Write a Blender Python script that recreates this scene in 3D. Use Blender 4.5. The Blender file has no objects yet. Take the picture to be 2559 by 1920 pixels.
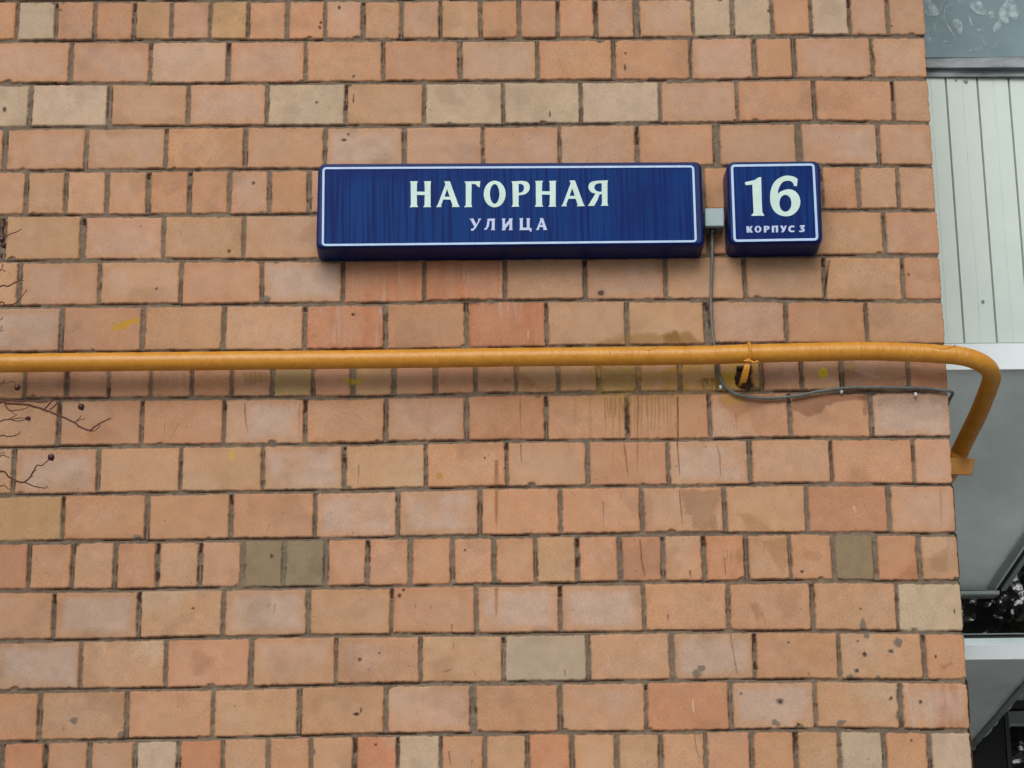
import bpy, bmesh, math, random
import numpy as np
from mathutils import Vector, Matrix
random.seed(7); RNG = np.random.default_rng(11)
scene = bpy.context.scene
COL = scene.collection

# ------------------------------------------------------------------ camera
F = 5400.0; PW, PH = 2559.0, 1920.0           # focal length in photo pixels
PITCH, YAW, ROLL, DIST = 0.27347, 0.01475, -0.01277, 6.64597
EYE = np.array([0.0, -DIST, 1.65])
fw = np.array([math.sin(YAW)*math.cos(PITCH), math.cos(YAW)*math.cos(PITCH), math.sin(PITCH)])
_r = np.array([math.cos(YAW), -math.sin(YAW), 0.0]); _u = np.cross(_r, fw)
cr, sr = math.cos(ROLL), math.sin(ROLL)
RT, UP = cr*_r + sr*_u, -sr*_r + cr*_u
cam_d = bpy.data.cameras.new('camera'); cam = bpy.data.objects.new('camera', cam_d); COL.objects.link(cam)
cam_d.sensor_fit = 'HORIZONTAL'; cam_d.sensor_width = 36; cam_d.lens = 36*F/PW
cam_d.clip_start = 0.05; cam_d.clip_end = 3000
M = Matrix(((RT[0], UP[0], -fw[0], EYE[0]), (RT[1], UP[1], -fw[1], EYE[1]), (RT[2], UP[2], -fw[2], EYE[2]), (0, 0, 0, 1)))
cam.matrix_world = M
scene.camera = cam

def P(px, py, y=0.0):
    """survey point of the photograph -> place in the world at depth y (wall face is y = 0)"""
    d = fw + RT*(px-(PW/2))/F - UP*(py-PH/2)/F
    t = (y-EYE[1])/d[1]
    return EYE + d*t
def proj(X, Y, Z):
    vx, vy, vz = X-EYE[0], Y-EYE[1], Z-EYE[2]
    c = vx*fw[0]+vy*fw[1]+vz*fw[2]
    return PW/2 + F*(vx*RT[0]+vy*RT[1]+vz*RT[2])/c, PH/2 - F*(vx*UP[0]+vy*UP[1]+vz*UP[2])/c
def Pz(px, py, z):
    d = fw + RT*(px-(PW/2))/F - UP*(py-PH/2)/F
    return EYE + d*((z-EYE[2])/d[2])

# ------------------------------------------------------------------ world, sun, exposure
SUN_EL, SUN_ROT = math.radians(36), math.radians(190)
w = bpy.data.worlds.new('World'); scene.world = w; w.use_nodes = True
nt = w.node_tree; bg = nt.nodes['Background']
sky = nt.nodes.new('ShaderNodeTexSky'); sky.sky_type = 'NISHITA'; sky.sun_disc = False
sky.sun_elevation = SUN_EL; sky.sun_rotation = SUN_ROT; sky.dust_density = 6; sky.air_density = 1.3
hs = nt.nodes.new('ShaderNodeHueSaturation'); hs.inputs['Saturation'].default_value = 0.06
nt.links.new(sky.outputs[0], hs.inputs['Color']); nt.links.new(hs.outputs[0], bg.inputs['Color'])
bg.inputs['Strength'].default_value = 0.11
sd = bpy.data.lights.new('sun', 'SUN'); sd.energy = 1.0; sd.angle = math.radians(40); sd.color = (1, .975, .94)
so = bpy.data.objects.new('sun', sd); COL.objects.link(so); so.location = (-3, -14, 16)
sdir = Vector((math.sin(SUN_ROT)*math.cos(SUN_EL), math.cos(SUN_ROT)*math.cos(SUN_EL), math.sin(SUN_EL)))
so.rotation_euler = sdir.to_track_quat('Z', 'Y').to_euler()
scene.render.engine = 'CYCLES'
scene.view_settings.view_transform = 'Standard'; scene.view_settings.look = 'None'
scene.view_settings.exposure = 0.05; scene.view_settings.gamma = 1

# ------------------------------------------------------------------ helpers
def lin(c):
    c = np.asarray(c, float)/255.0
    return np.where(c <= .04045, c/12.92, ((c+.055)/1.055)**2.4)
def L4(c, k=1.0):
    return tuple(float(v) for v in np.clip(lin(c)*k, 0, 1)) + (1.0,)
def mat(name, col, rough=.6, metal=0.0, noise=None, bump=None, spec=.5, ior=None, coat=0.0):
    """plain surface with a little procedural colour variation and bump. col is display sRGB of the paint"""
    m = bpy.data.materials.new(name); m.use_nodes = True
    n = m.node_tree.nodes; l = m.node_tree.links; b = n['Principled BSDF']
    b.inputs['Roughness'].default_value = rough; b.inputs['Metallic'].default_value = metal
    b.inputs['Specular IOR Level'].default_value = spec
    b.inputs['Coat Weight'].default_value = coat
    if ior: b.inputs['IOR'].default_value = ior
    tc = n.new('ShaderNodeTexCoord')
    if noise:
        sc, amt = noise[0], noise[1]; col2 = noise[2] if len(noise) > 2 else [max(0, v*(1-amt)) for v in col]
        mp = n.new('ShaderNodeMapping'); mp.inputs['Scale'].default_value = noise[3] if len(noise) > 3 else (1, 1, 1)
        t = n.new('ShaderNodeTexNoise'); t.inputs['Scale'].default_value = sc; t.inputs['Detail'].default_value = 8
        t.inputs['Roughness'].default_value = .6
        rp = n.new('ShaderNodeValToRGB'); rp.color_ramp.elements[0].position = .35; rp.color_ramp.elements[1].position = .65
        rp.color_ramp.elements[0].color = L4(col2); rp.color_ramp.elements[1].color = L4(col)
        l.new(tc.outputs['Object'], mp.inputs[0]); l.new(mp.outputs[0], t.inputs['Vector'])
        l.new(t.outputs[0], rp.inputs[0]); l.new(rp.outputs[0], b.inputs['Base Color'])
    else:
        b.inputs['Base Color'].default_value = L4(col)
    if bump:
        t2 = n.new('ShaderNodeTexNoise'); t2.inputs['Scale'].default_value = bump[0]; t2.inputs['Detail'].default_value = 5
        bp = n.new('ShaderNodeBump'); bp.inputs['Strength'].default_value = bump[1]; bp.inputs['Distance'].default_value = bump[2]
        l.new(tc.outputs['Object'], t2.inputs['Vector']); l.new(t2.outputs[0], bp.inputs['Height'])
        l.new(bp.outputs[0], b.inputs['Normal'])
    return m
def link(o, parent=None, mats=()):
    COL.objects.link(o)
    if parent is not None: o.parent = parent
    for m in mats: o.data.materials.append(m)
    return o
def tag(o, label=None, cat=None, group=None, kind=None):
    if label: o['label'] = label
    if cat: o['category'] = cat
    if group: o['group'] = group
    if kind: o['kind'] = kind
    return o
def thing(name, label, cat, group=None, loc=(0, 0, 0)):
    o = bpy.data.objects.new(name, None); COL.objects.link(o); o.location = loc; o.empty_display_size = .1
    return tag(o, label, cat, group)
class MB:
    def __init__(s): s.v = []; s.f = []; s.mi = []; s.cur = 0
    def face(s, idx): s.f.append(tuple(idx)); s.mi.append(s.cur)
    def poly(s, pts):
        b = len(s.v); s.v += [tuple(p) for p in pts]; s.face(range(b, b+len(pts)))
    def box(s, a, b):
        x0, y0, z0 = a; x1, y1, z1 = b; k = len(s.v)
        s.v += [(x0,y0,z0),(x1,y0,z0),(x1,y1,z0),(x0,y1,z0),(x0,y0,z1),(x1,y0,z1),(x1,y1,z1),(x0,y1,z1)]
        for q in ((0,3,2,1),(4,5,6,7),(0,1,5,4),(1,2,6,5),(2,3,7,6),(3,0,4,7)): s.face([k+i for i in q])
    def hexa(s, p):   # eight corners, bottom four then top four
        k = len(s.v); s.v += [tuple(q) for q in p]
        for q in ((0,3,2,1),(4,5,6,7),(0,1,5,4),(1,2,6,5),(2,3,7,6),(3,0,4,7)): s.face([k+i for i in q])
    def loops(s, loops, cap0=True, cap1=True):
        k = len(s.v); n = len(loops[0])
        for lp in loops: s.v += [tuple(p) for p in lp]
        for i in range(len(loops)-1):
            for j in range(n):
                a = k+i*n+j; b = k+i*n+(j+1) % n
                s.face((a, b, b+n, a+n))
        if cap0: s.face(range(k+n-1, k-1, -1))
        if cap1: s.face(range(k+(len(loops)-1)*n, k+len(loops)*n))
    def tube(s, pts, rad, n=10, cap=True):
        pts = [Vector(p) for p in pts]
        if not hasattr(rad, '__len__'): rad = [rad]*len(pts)
        up = Vector((0, 0, 1)); loops = []; prev = None
        for i, p in enumerate(pts):
            t = (pts[min(i+1, len(pts)-1)]-pts[max(i-1, 0)]).normalized()
            if prev is None:
                a = t.cross(up); a = a if a.length > .1 else t.cross(Vector((1, 0, 0)))
            else: a = prev - t*prev.dot(t)
            a.normalize(); prev = a; b = t.cross(a)
            loops.append([p + (a*math.cos(2*math.pi*j/n)+b*math.sin(2*math.pi*j/n))*rad[i] for j in range(n)])
        s.loops(loops, cap, cap)
    def build(s, name, mats, parent=None, smooth=False, bevel=0):
        me = bpy.data.meshes.new(name); me.from_pydata(s.v, [], s.f)
        if not isinstance(mats, (list, tuple)): mats = [mats]
        for m in mats: me.materials.append(m)
        me.polygons.foreach_set('material_index', s.mi)
        bm = bmesh.new(); bm.from_mesh(me); bmesh.ops.recalc_face_normals(bm, faces=bm.faces); bm.to_mesh(me); bm.free()
        if smooth: me.polygons.foreach_set('use_smooth', [True]*len(me.polygons))
        o = bpy.data.objects.new(name, me); COL.objects.link(o)
        if parent is not None: o.parent = parent
        if bevel:
            md = o.modifiers.new('bevel', 'BEVEL'); md.width = bevel; md.segments = 3; md.limit_method = 'ANGLE'
        return o
def crom(pts, k=6):
    pts = [np.array(p, float) for p in pts]; q = [2*pts[0]-pts[1]] + pts + [2*pts[-1]-pts[-2]]; out = []
    for i in range(1, len(q)-2):
        for j in range(k):
            t = j/k; a, b, c, d = q[i-1], q[i], q[i+1], q[i+2]
            out.append(.5*((2*b)+(-a+c)*t+(2*a-5*b+4*c-d)*t*t+(-a+3*b-3*c+d)*t**3))
    out.append(pts[-1]); return out

# ------------------------------------------------------------------ value noise in numpy
_T = RNG.random((8, 256, 256))
def vn(x, z, s, seed=0):
    x = np.asarray(x)/s + seed*17.3; z = np.asarray(z)/s + seed*7.7
    xi = np.floor(x).astype(np.int64); zi = np.floor(z).astype(np.int64)
    fx = x-xi; fz = z-zi; fx = fx*fx*(3-2*fx); fz = fz*fz*(3-2*fz); T = _T[seed % 8]
    g = lambda a, b: T[a & 255, b & 255]
    return (g(xi, zi)*(1-fx)+g(xi+1, zi)*fx)*(1-fz) + (g(xi, zi+1)*(1-fx)+g(xi+1, zi+1)*fx)*fz
def fbm(x, z, s, seed=0, o=3):
    r = 0; a = 0
    for i in range(o): r = r + vn(x, z, s/2**i, seed+i)*.5**i; a += .5**i
    return r/a
def sst(a, b, x):
    t = np.clip((x-a)/(b-a), 0, 1); return t*t*(3-2*t)

# ------------------------------------------------------------------ the brickwork as surveyed
BX = [0, 450, 900, 1250, 1700, 2000, 2330]
BEDS = {0: [3, 1.5, 0, -1.5, -5, -9, -9], 1: [103.7,101.7,100,98.9,95,90.3,90.7], 2: [210.7,209.5,206.8,204.6,202,196.5,197.7],
 3: [319.8,317.5,315,313.3,309,304.5,306.8], 4: [428,425,423,420,417,415,415], 5: [539,538,535,531,527,524,526.5],
 6: [652.9,650,648.8,644,640,637.8,639.5], 7: [766.8,763,759,752.6,748.9,751,753], 8: [882.8,880,875.8,869,863.6,860,863.6],
 9: [999.5,994.6,992.6,985,980,978.8,978], 10: [1119.5,1114.6,1109.8,1102.4,1100,1095,1094], 11: [1238.7,1231.8,1226,1218.7,1215,1210.6,1212],
 12: [1356.7,1351.4,1345,1340.8,1335,1332.6,1336], 13: [1477.9,1472.6,1466.5,1460.8,1455.5,1452.6,1455],
 14: [1603.6,1595.8,1587.7,1586,1578.7,1577.5,1581], 15: [1728.5,1721.5,1712,1707.7,1702.4,1699.6,1703],
 16: [1855.8,1848,1837,1833.4,1829,1823,1827], 17: [1984,1975,1965,1960,1954,1949,1952]}
def z1(a, off): return [off + v/2.458 for v in a]
A, B_, C_ = 0, 800, 1659
ROWS = {
 1: (z1([105,345,583,825,1055,1293,1525,1765,1998],A)+z1([265,500,740,985,1222,1460,1693,1945],B_)+z1([180,422,665,903,1140,1375],C_), 'ocootpyooptptooopprccocpt'.replace('pprcc','ppcc')),
 2: (z1([435,925,1403,1878],A)+z1([388,860,1335,1803],B_)+z1([165,557,800,1280],C_), 'ppqpooqoopopp'),
 3: (z1([185,672,1157,1642,2125],A)+z1([640,1125,1603,2088],B_)+z1([450,925,1410],C_), 'cctpctcccpoot'),
 4: (z1([30,530,1020,1508,1998],A)+z1([518,1000,1472,1948],B_)+z1([325,830,1320],C_), 'oppotPpppotpp'),
 5: (z1([162,405,658,912,1165,1410,1655,1900],A)+[873,972,1073,1173,1273,1373,1473,1573,1660,1757,1857,1955,2052]+z1([1195,1440],C_), 'ptpooopoppopoppopooooot'+'t'),
 6: (z1([15,510,1005,1497],A)+[808,1007,1207,1406,1606,1770,1985]+z1([1355],C_), 'gtpttpoppooto'),
 7: (z1([118,612,1112,1610,2108],A)+z1([640,1137,1628,2122],B_)+z1([497,985,1468],C_), 'tppoPrrtpttto'),
 8: (z1([378,880,1375,1873],A)+z1([402,900,1392,1885],B_)+z1([265,752,1245],C_), 'WottroRttpot'),
 9: (z1([155,413,670,928,1178,1425,1675,1925,2168],A)+z1([455,708,955,1205,1463,1710,1955,2210],B_)+z1([330,600,845,1092,1500],C_), 'toooootyoyooottytyyptpo'),
 10: (z1([362,872,1377,1875],A)+z1([405,900,1390,1888],B_)+z1([282,775,1275],C_), 'tooPoprooooW'),
 11: (z1([85,605,1110,1615,2115],A)+z1([650,1147,1645],B_)+z1([28,530,1030,1535],C_), 'tPttPtotoPtop'),
 12: (z1([387,905,1420,1937],A)+z1([478,983,1478,1977],B_)+z1([375,880,1385],C_), 'yoooPPoottrp'),
 13: (z1([178,447,708,968,1230,1490,1745,2003],A)+z1([292,555,813,1070,1325,1582,1842,2107],B_)+z1([248,508,777,1042,1302,1570],C_), 'rototpvgoooootorortovrt'),
 14: (z1([332,855,1372,1895],A)+z1([440,960,1475,1990],B_)+z1([397,915,1435],C_), 'pPtPtoPPootc'),
 15: (z1([497,1020,1543,2065],A)+z1([618,1128,1648,2163],B_)+z1([560,1078,1600],C_), 'WtopptGtPoto'),
 16: (z1([245,780,1308,1840],A)+z1([405,940,1475,2003],B_)+z1([412,932,1455],C_), 'otottpoprPtP'),
 17: (z1([12,278,548,828,1095,1368,1648,1912,2180],A)+z1([478,742,1012,1275,1550,1825,2095],B_)+z1([260,542,815,1082,1358,1635],C_), 'orotcRtotRcotrtttootGoc'),
}
WIDE = {(1, 1591): .011, (4, 12): .009, (4, 1791): .011, (4, 1997): .011, (8, 1767): .010, (3, 273): .008, (6, 6): .012, (6, 207): .010, (16, 1182): .010}
CORN = [1605,1615,1635,1650,1665,1690,1705,1725,1740,1760,1770,1790,1812,1835,1855,1875,1892]
PAL = {'o': (167,128,101), 'p': (166,133,110), 't': (165,134,107), 'c': (173,156,133), 'P': (164,135,113), 'W': (164,138,120),
       'r': (164,119,93), 'R': (164,113,86), 'y': (158,134,99), 'v': (127,111,87), 'g': (125,114,92), 'G': (157,142,122), 'q': (168,142,121)}
MID = (167, 130, 104)     # the common brick tone; single bricks differ only a little from it
PAL = {k: tuple((c*q + m*(1-q)) + sh for c, m, sh in zip(v, MID, (0, -1, -2) if k in 'cGvg' else (5, 0, -5)))
       for k, v in PAL.items() for q in [{'c': .78, 'y': .6, 'G': .9, 'v': .95, 'g': .9}.get(k, .70)]}
PALE = {'o': .25, 'p': .5, 't': .25, 'c': .15, 'P': .95, 'W': 1.2, 'r': .15, 'R': .08, 'y': .0, 'v': 0, 'g': .1, 'G': .1, 'q': .5}
XC = 1.494
# survey turned into metres on the wall
BEDX = np.array([P(x, 960)[0] for x in BX])
BEDZ = {}
for i, ys in BEDS.items():
    pts = [P(x, y) for x, y in zip(BX, ys)]
    BEDZ[i] = (np.array([p[0] for p in pts]), np.array([p[2] for p in pts]))
PITCHZ = 0.15415
def bedz(i, X):
    if 0 <= i <= 17: return np.interp(X, *BEDZ[i])
    ref = 0 if i < 0 else 17
    base = np.interp(X, *BEDZ[ref]); m = BEDZ[ref][1].mean()
    k = abs(i-ref); return (m + (base-m)*max(0, 1-k/4)) + (ref-i)*PITCHZ
def row_layout(r, lo, side=False):
    """joint positions in metres, half widths, palette codes"""
    rr = random.Random(r*31+(5 if side else 0)); head = (r-1) % 4 == 0; pitch = .13 if head else .26
    if r in ROWS and not side:
        px, codes = ROWS[r]; ym = (BEDS[r-1][3]+BEDS[r][3])/2
        xs = [P(x, ym + (1250-x)*.008)[0] for x in px]
        hw = []
        for x in px:
            v = .0060 + rr.uniform(-.0012, .0016)
            for (wr, wx), h in WIDE.items():
                if wr == r and abs(wx-x) < 4: v = h
            hw.append(v)
        corner = P(C_+CORN[r-1]/2.458, (BEDS[r-1][6]+BEDS[r][6])/2)[0]
    else:
        corner = XC + rr.uniform(-.003, .003)
        off = 0 if head else (.13 if r % 2 else .0)
        xs = []; x = corner - (.13 if head else .25) + off*.5 + rr.uniform(-.01, .01)
        while x > -1.9: xs.insert(0, x); x -= pitch + rr.uniform(-.004, .004)
        hw = [.006 + rr.uniform(-.001, .0015) for _ in xs]; codes = ''
    while xs[0] > lo:
        xs.insert(0, xs[0]-pitch-rr.uniform(-.003, .003)); hw.insert(0, .006+rr.uniform(-.001, .0015)); codes = rr.choice('ooptopPct') + codes
    n = len(xs)+1
    if len(codes) < n: codes += ''.join(rr.choice('ooptptoPoc') for _ in range(n-len(codes)))
    return np.array(xs), np.array(hw), codes[:n], corner
def wall_eval(xg, zg, dense, side=False):
    """depth (positive = recessed) and linear colour of the brickwork on a grid"""
    X, Z = np.meshgrid(xg, zg); H = np.zeros_like(X); K = np.zeros(X.shape+(3,)); TT = np.zeros_like(X)
    zc = (zg.max()+zg.min())/2
    topz = bedz(0, 0.)
    r0 = int(math.floor((float(topz)-zg.max())/PITCHZ))-1; r1 = int(math.ceil((float(topz)-zg.min())/PITCHZ))+2
    mort_c = lin((108, 95, 80)); void_shade_c = lin((66, 44, 36)); pale_c = lin((172, 149, 134))
    cs = np.zeros_like(zg)
    for r in range(r0, r1):
        zt_ = bedz(r-1, xg); zb_ = bedz(r, xg)
        rows = np.where((zg <= zt_.max()) & (zg >= zb_.min()))[0]
        if len(rows) == 0: continue
        a, b = rows[0], rows[-1]+1
        x = X[a:b]; z = Z[a:b]; zt = zt_[None, :]; zb = zb_[None, :]
        xs, hw, codes, corner = row_layout(r, xg.min()-.3, side)
        if not side:
            cs[(zg <= zt_.mean()) & (zg > zb_.mean())] = corner
        if side: corner = xg.max()+.2
        rr = random.Random(r*77+3)
        nb = len(xs)+1
        sl = np.array([rr.uniform(-.012, .012) for _ in xs])
        zm = (zt+zb)/2
        idx = np.searchsorted(xs, x)
        xl = np.concatenate([[xs[0]-.3], xs]); xr = np.concatenate([xs, [XC if not side else corner]])
        sll = np.concatenate([[0], sl]); slr = np.concatenate([sl, [0]])
        hl = np.concatenate([[.006], hw]); hr = np.concatenate([hw, [0]])
        dl = x-(xl[idx]+sll[idx]*(z-zm))-hl[idx]; dr = (xr[idx]+slr[idx]*(z-zm))-hr[idx]-x
        per = lambda f: np.array([f() for _ in range(nb)])[idx]
        ht = per(lambda: .0055+rr.uniform(-.0012, .0022)); hb = per(lambda: .0055+rr.uniform(-.0015, .0018))
        tiltb = per(lambda: rr.uniform(-.008, .008))
        xmid = (xl[idx]+xr[idx])/2
        dt = zt-z-ht+tiltb*(x-xmid); db = z-zb-hb-tiltb*(x-xmid)
        dx = np.minimum(dl, dr); dz = np.minimum(dt, db)
        rad = per(lambda: rr.choice([.003, .004, .006, .009]))
        d = np.minimum(dx, dz)
        cm = (dx < rad) & (dz < rad)
        d = np.where(cm, rad-np.hypot(rad-dx, rad-dz), d)
        d = d + (vn(x, z, .016, 1)-.5)*.0032 + (vn(x, z, .005, 2)-.5)*.0026
        if dense:
            for k in range(nb):     # chips knocked off the arrises
                if rr.random() < .55:
                    cxp = rr.uniform(xl[k], xr[k]); top = rr.random() < .4
                    czp = float(np.interp(cxp, xg, zt_ if top else zb_)) + (-.004 if top else .004)
                    if rr.random() < .4: cxp = (xl[k]+.008) if rr.random() < .5 else (xr[k]-.008)
                    R = rr.uniform(.004, .011)
                    ja = np.searchsorted(xg, cxp-.03); jb = np.searchsorted(xg, cxp+.03)
                    if jb > ja:
                        q = np.hypot((x[:, ja:jb]-cxp)*.8, z[:, ja:jb]-czp)-R+(vn(x[:, ja:jb], z[:, ja:jb], .004, 3)-.5)*.004
                        d[:, ja:jb] = np.minimum(d[:, ja:jb], q)
        # relief
        bump = per(lambda: rr.uniform(-.0018, .0018))
        tx = per(lambda: rr.uniform(-.006, .006)); tz = per(lambda: rr.uniform(-.010, .010))
        face = bump + tx*(x-xmid) + tz*(z-zm) + (vn(x, z, .05, 4)-.5)*.0012
        t = sst(-.0012, .0038, d)
        mort = .0075 + (fbm(x, z, .012, 5)-.5)*.005 - .0015*np.cos((z-zb)*math.pi*2/np.maximum(zt-zb, .1))
        # voids in the perpends
        vd = np.array([rr.random() for _ in range(len(xs)+1)]); vs = np.array([rr.choice([.2, .3, .5, 1.0])*rr.uniform(.6, 1.0) for _ in range(len(xs)+1)])
        near = np.where(dl < dr, idx-1, idx); near = np.clip(near, 0, len(xs)-1)
        q = (zt-z)/(zt-zb)
        void = (vd[near] < .30) & (np.abs(x-xs[near]+.002*np.sin(z*140)) < .0045) & (q > .06) & (q < vs[near])
        void = void*sst(.30, .75, vn(x*.4, z, .03, 6)+.25*(q < .25))
        lowgap_shade = ((db < 0) & (db > -.0045))*sst(.35, .6, vn(x, z*.2, .06, 7))  # gap under each brick, with its shade put into the mortar colour
        sidegap = ((dx < 0) & (dx > -.003) & (dz > 0))*sst(.55, .75, vn(x*.3, z, .03, 2))
        dark = np.clip(np.maximum(void, np.maximum(lowgap_shade*.85, sidegap*.8)), 0, 1)
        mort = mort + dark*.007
        H[a:b] = np.where((z <= zt) & (z > zb), mort*(1-t)+face*t, H[a:b])
        # colour
        base = np.array([lin(PAL[c]) for c in codes]); pale = np.array([PALE[c] for c in codes])
        jit = np.array([[1+rr.uniform(-.05, .05)]*3 for _ in range(nb)])*np.array([[1+rr.uniform(-.02, .02), 1, 1+rr.uniform(-.04, .04)] for _ in range(nb)])
        other = np.array([lin(PAL[rr.choice('ootppc' if codes[k] not in 'vgGcy' else codes[k])]) for k in range(nb)])
        c0 = (base*jit)[idx]; c1 = (other*jit)[idx]
        ang = per(lambda: rr.uniform(0, 6.28)); g = (np.cos(ang)*(x-xmid)/.12 + np.sin(ang)*(z-zm)/.07)
        mixk = sst(.1, 1.5, g + (fbm(x, z, .06, 3)-.5)*1.6)*per(lambda: rr.uniform(.1, .7))
        c = c0*(1-mixk[..., None]) + c1*mixk[..., None]
        # pale bloom inside, scorched orange rim
        wd = d + (fbm(x, z, .04, 2)-.5)*.030
        pk = sst(.006, .034, wd)*np.clip(pale[idx]*sst(.18, .62, fbm(x, z, .10, 6)+(pale[idx]-.6)*.15), 0, 1)*.68
        c = c*(1-pk[..., None]) + pale_c*pk[..., None]
        rim = np.exp(-np.clip(d, 0, 1)/.011)*(.25+.75*fbm(x, z, .05, 1))
        strong = per(lambda: rr.uniform(.1, .9))*np.where(np.isin(idx, [k for k in range(nb) if codes[k] in 'cvgGy']), .35, 1)
        c = c*(1-(rim*strong)[..., None]*np.array([.02, .13, .24]))
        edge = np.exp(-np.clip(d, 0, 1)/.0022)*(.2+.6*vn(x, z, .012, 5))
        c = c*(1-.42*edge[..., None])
        streaky = np.isin(idx, [k for k in range(nb) if (codes[k] in 'rR' and r in (7, 8)) or (k == nb-1 and r == 16)])
        if streaky.any():
            s = (sst(.35, .8, vn(x, z*.06, .012, 3)*.6+vn(x, z*.04, .03, 4)*.4))*streaky
            c = c*(1-s[..., None]*np.array([.02, .16, .24]))
            s2 = sst(.72, .9, vn(x, z*.08, .008, 6))*streaky*.45; c = c*(1-s2[..., None])+pale_c*s2[..., None]
        c = c*(.90+.20*fbm(x, z, .028, 4)[..., None])*(1+.07*(fbm(x, z, .10, 1)[..., None]-.5)*np.array([0, -.6, -1.4])) * (.95+.10*vn(x, z, .30, 2)[..., None])
        c = c*(1-.12*sst(.60, .78, fbm(x, z, .10, 7))[..., None])
        if r in (8, 10): c = c*(1-.07*sst(.3, .7, fbm(x, z, .35, 3))[..., None])
        pit = sst(.86, .93, vn(x, z, .007, 3)*.5+vn(x, z, .004, 6)*.5)[..., None]
        c = c*(1-.5*pit)
        mk = (.66+.62*fbm(x, z, .015, 1)*(.85+.3*vn(x, z, .12, 3)))[..., None]; mc = mort_c*mk*(1+.14*(vn(x, z, .25, 5)[..., None]-.5))
        mc = mc*(1-dark[..., None]) + void_shade_c*dark[..., None]
        t2 = sst(-.0009, .0011, d)[..., None]
        ins = ((z <= zt) & (z > zb))[..., None]
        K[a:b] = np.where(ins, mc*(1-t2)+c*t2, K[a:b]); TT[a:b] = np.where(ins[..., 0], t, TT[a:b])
    return X, Z, H, K, TT, cs

# ---- stains, drips, paint and mortar smears that sit on the bricks (positions surveyed from the photo)
def zz(pts, ox, oy): return [(ox+a/2.458, oy+b/2.458) for a, b in pts]
def in_poly(px, py, poly):
    ins = np.zeros(px.shape, bool); n = len(poly)
    for i in range(n):
        x0, y0 = poly[i]; x1, y1 = poly[(i+1) % n]
        if y0 == y1: continue
        c = ((y0 > py) != (y1 > py)) & (px < (x1-x0)*(py-y0)/(y1-y0)+x0)
        ins ^= c
    return ins
class Paint:
    def __init__(s, px, py, K, H, T): s.px, s.py, s.K, s.H, s.T = px, py, K, H, T
    def sub(s, x0, y0, x1, y1):
        m = (s.px > x0) & (s.px < x1) & (s.py > y0) & (s.py < y1)
        j = np.where(m.any(1))[0]; i = np.where(m.any(0))[0]
        return (slice(j[0], j[-1]+1), slice(i[0], i[-1]+1)) if len(j) and len(i) else None
    def put(s, sl, k, col, mul, brick_only=False):
        if brick_only: k = k*s.T[sl]
        k = k[..., None]
        if mul: s.K[sl] = s.K[sl]*(1-k*(1-np.array(col)))
        else: s.K[sl] = s.K[sl]*(1-k)+lin(col)*k
    def poly(s, pts, col, a=1, mul=False, soft=0, wob=4, brick=False, deep=0, patchy=0):
        xs = [p[0] for p in pts]; ys = [p[1] for p in pts]
        sl = s.sub(min(xs)-14, min(ys)-14, max(xs)+14, max(ys)+14)
        if sl is None: return
        px = s.px[sl] + (fbm(s.px[sl], s.py[sl], 14, 2)-.5)*wob*2; py = s.py[sl] + (fbm(s.px[sl], s.py[sl], 14, 5)-.5)*wob*2
        if soft:
            k = 0
            for ox, oy in ((0,0),(soft,0),(-soft,0),(0,soft),(0,-soft),(soft*.7,soft*.7),(-soft*.7,soft*.7),(soft*.7,-soft*.7),(-soft*.7,-soft*.7)): k = k+in_poly(px+ox, py+oy, pts)/9.
        else: k = in_poly(px, py, pts)*1.
        if patchy: k = k*sst(.5-patchy*.5, .5+patchy*.25, fbm(s.px[sl], s.py[sl], 16, 6))
        s.put(sl, k*a, col, mul, brick)
        if deep: s.H[sl] = s.H[sl] + deep*k
    def blob(s, cx, cy, rx, ry, col, a=1, mul=False, soft=.25, brick=False, up=0):
        sl = s.sub(cx-rx*1.6-4, cy-ry*1.6-4, cx+rx*1.6+4, cy+ry*1.6+4)
        if sl is None: return
        q = np.hypot((s.px[sl]-cx)/rx, (s.py[sl]-cy)/ry) + (fbm(s.px[sl], s.py[sl], max(rx, ry)*.8, 3)-.5)*1.3
        k = 1-sst(1-soft, 1+soft, q); s.put(sl, k*a, col, mul, brick)
        if up: s.H[sl] = s.H[sl]-up*k
    def drip(s, pts, wd, col, a=.7, mul=False, brick=True):
        for si, ((x0, y0), (x1, y1)) in enumerate(zip(pts[:-1], pts[1:])):
            sl = s.sub(min(x0, x1)-wd*3-3, min(y0, y1)-2, max(x0, x1)+wd*3+3, max(y0, y1)+2)
            if sl is None: continue
            L = max(1e-6, math.hypot(x1-x0, y1-y0)); ux, uy = (x1-x0)/L, (y1-y0)/L
            qx, qy = s.px[sl]-x0, s.py[sl]-y0; tt = qx*ux+qy*uy; d = np.abs(qx*-uy+qy*ux)
            wv = wd*(.6+.8*vn(s.py[sl], s.px[sl]*0, 22, 1))
            if si == len(pts)-2: wv = wv*(1-.75*np.clip(tt/L, 0, 1))
            k = (1-sst(wv*.5, wv*1.2+.8, d))*(tt > 0)*(tt < L)*(1-sst(.75, 1, tt/L)*(si == len(pts)-2))
            s.put(sl, k*a*(.5+.5*vn(s.px[sl]*0, s.py[sl], 30, 4)), col, mul, brick)
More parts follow.
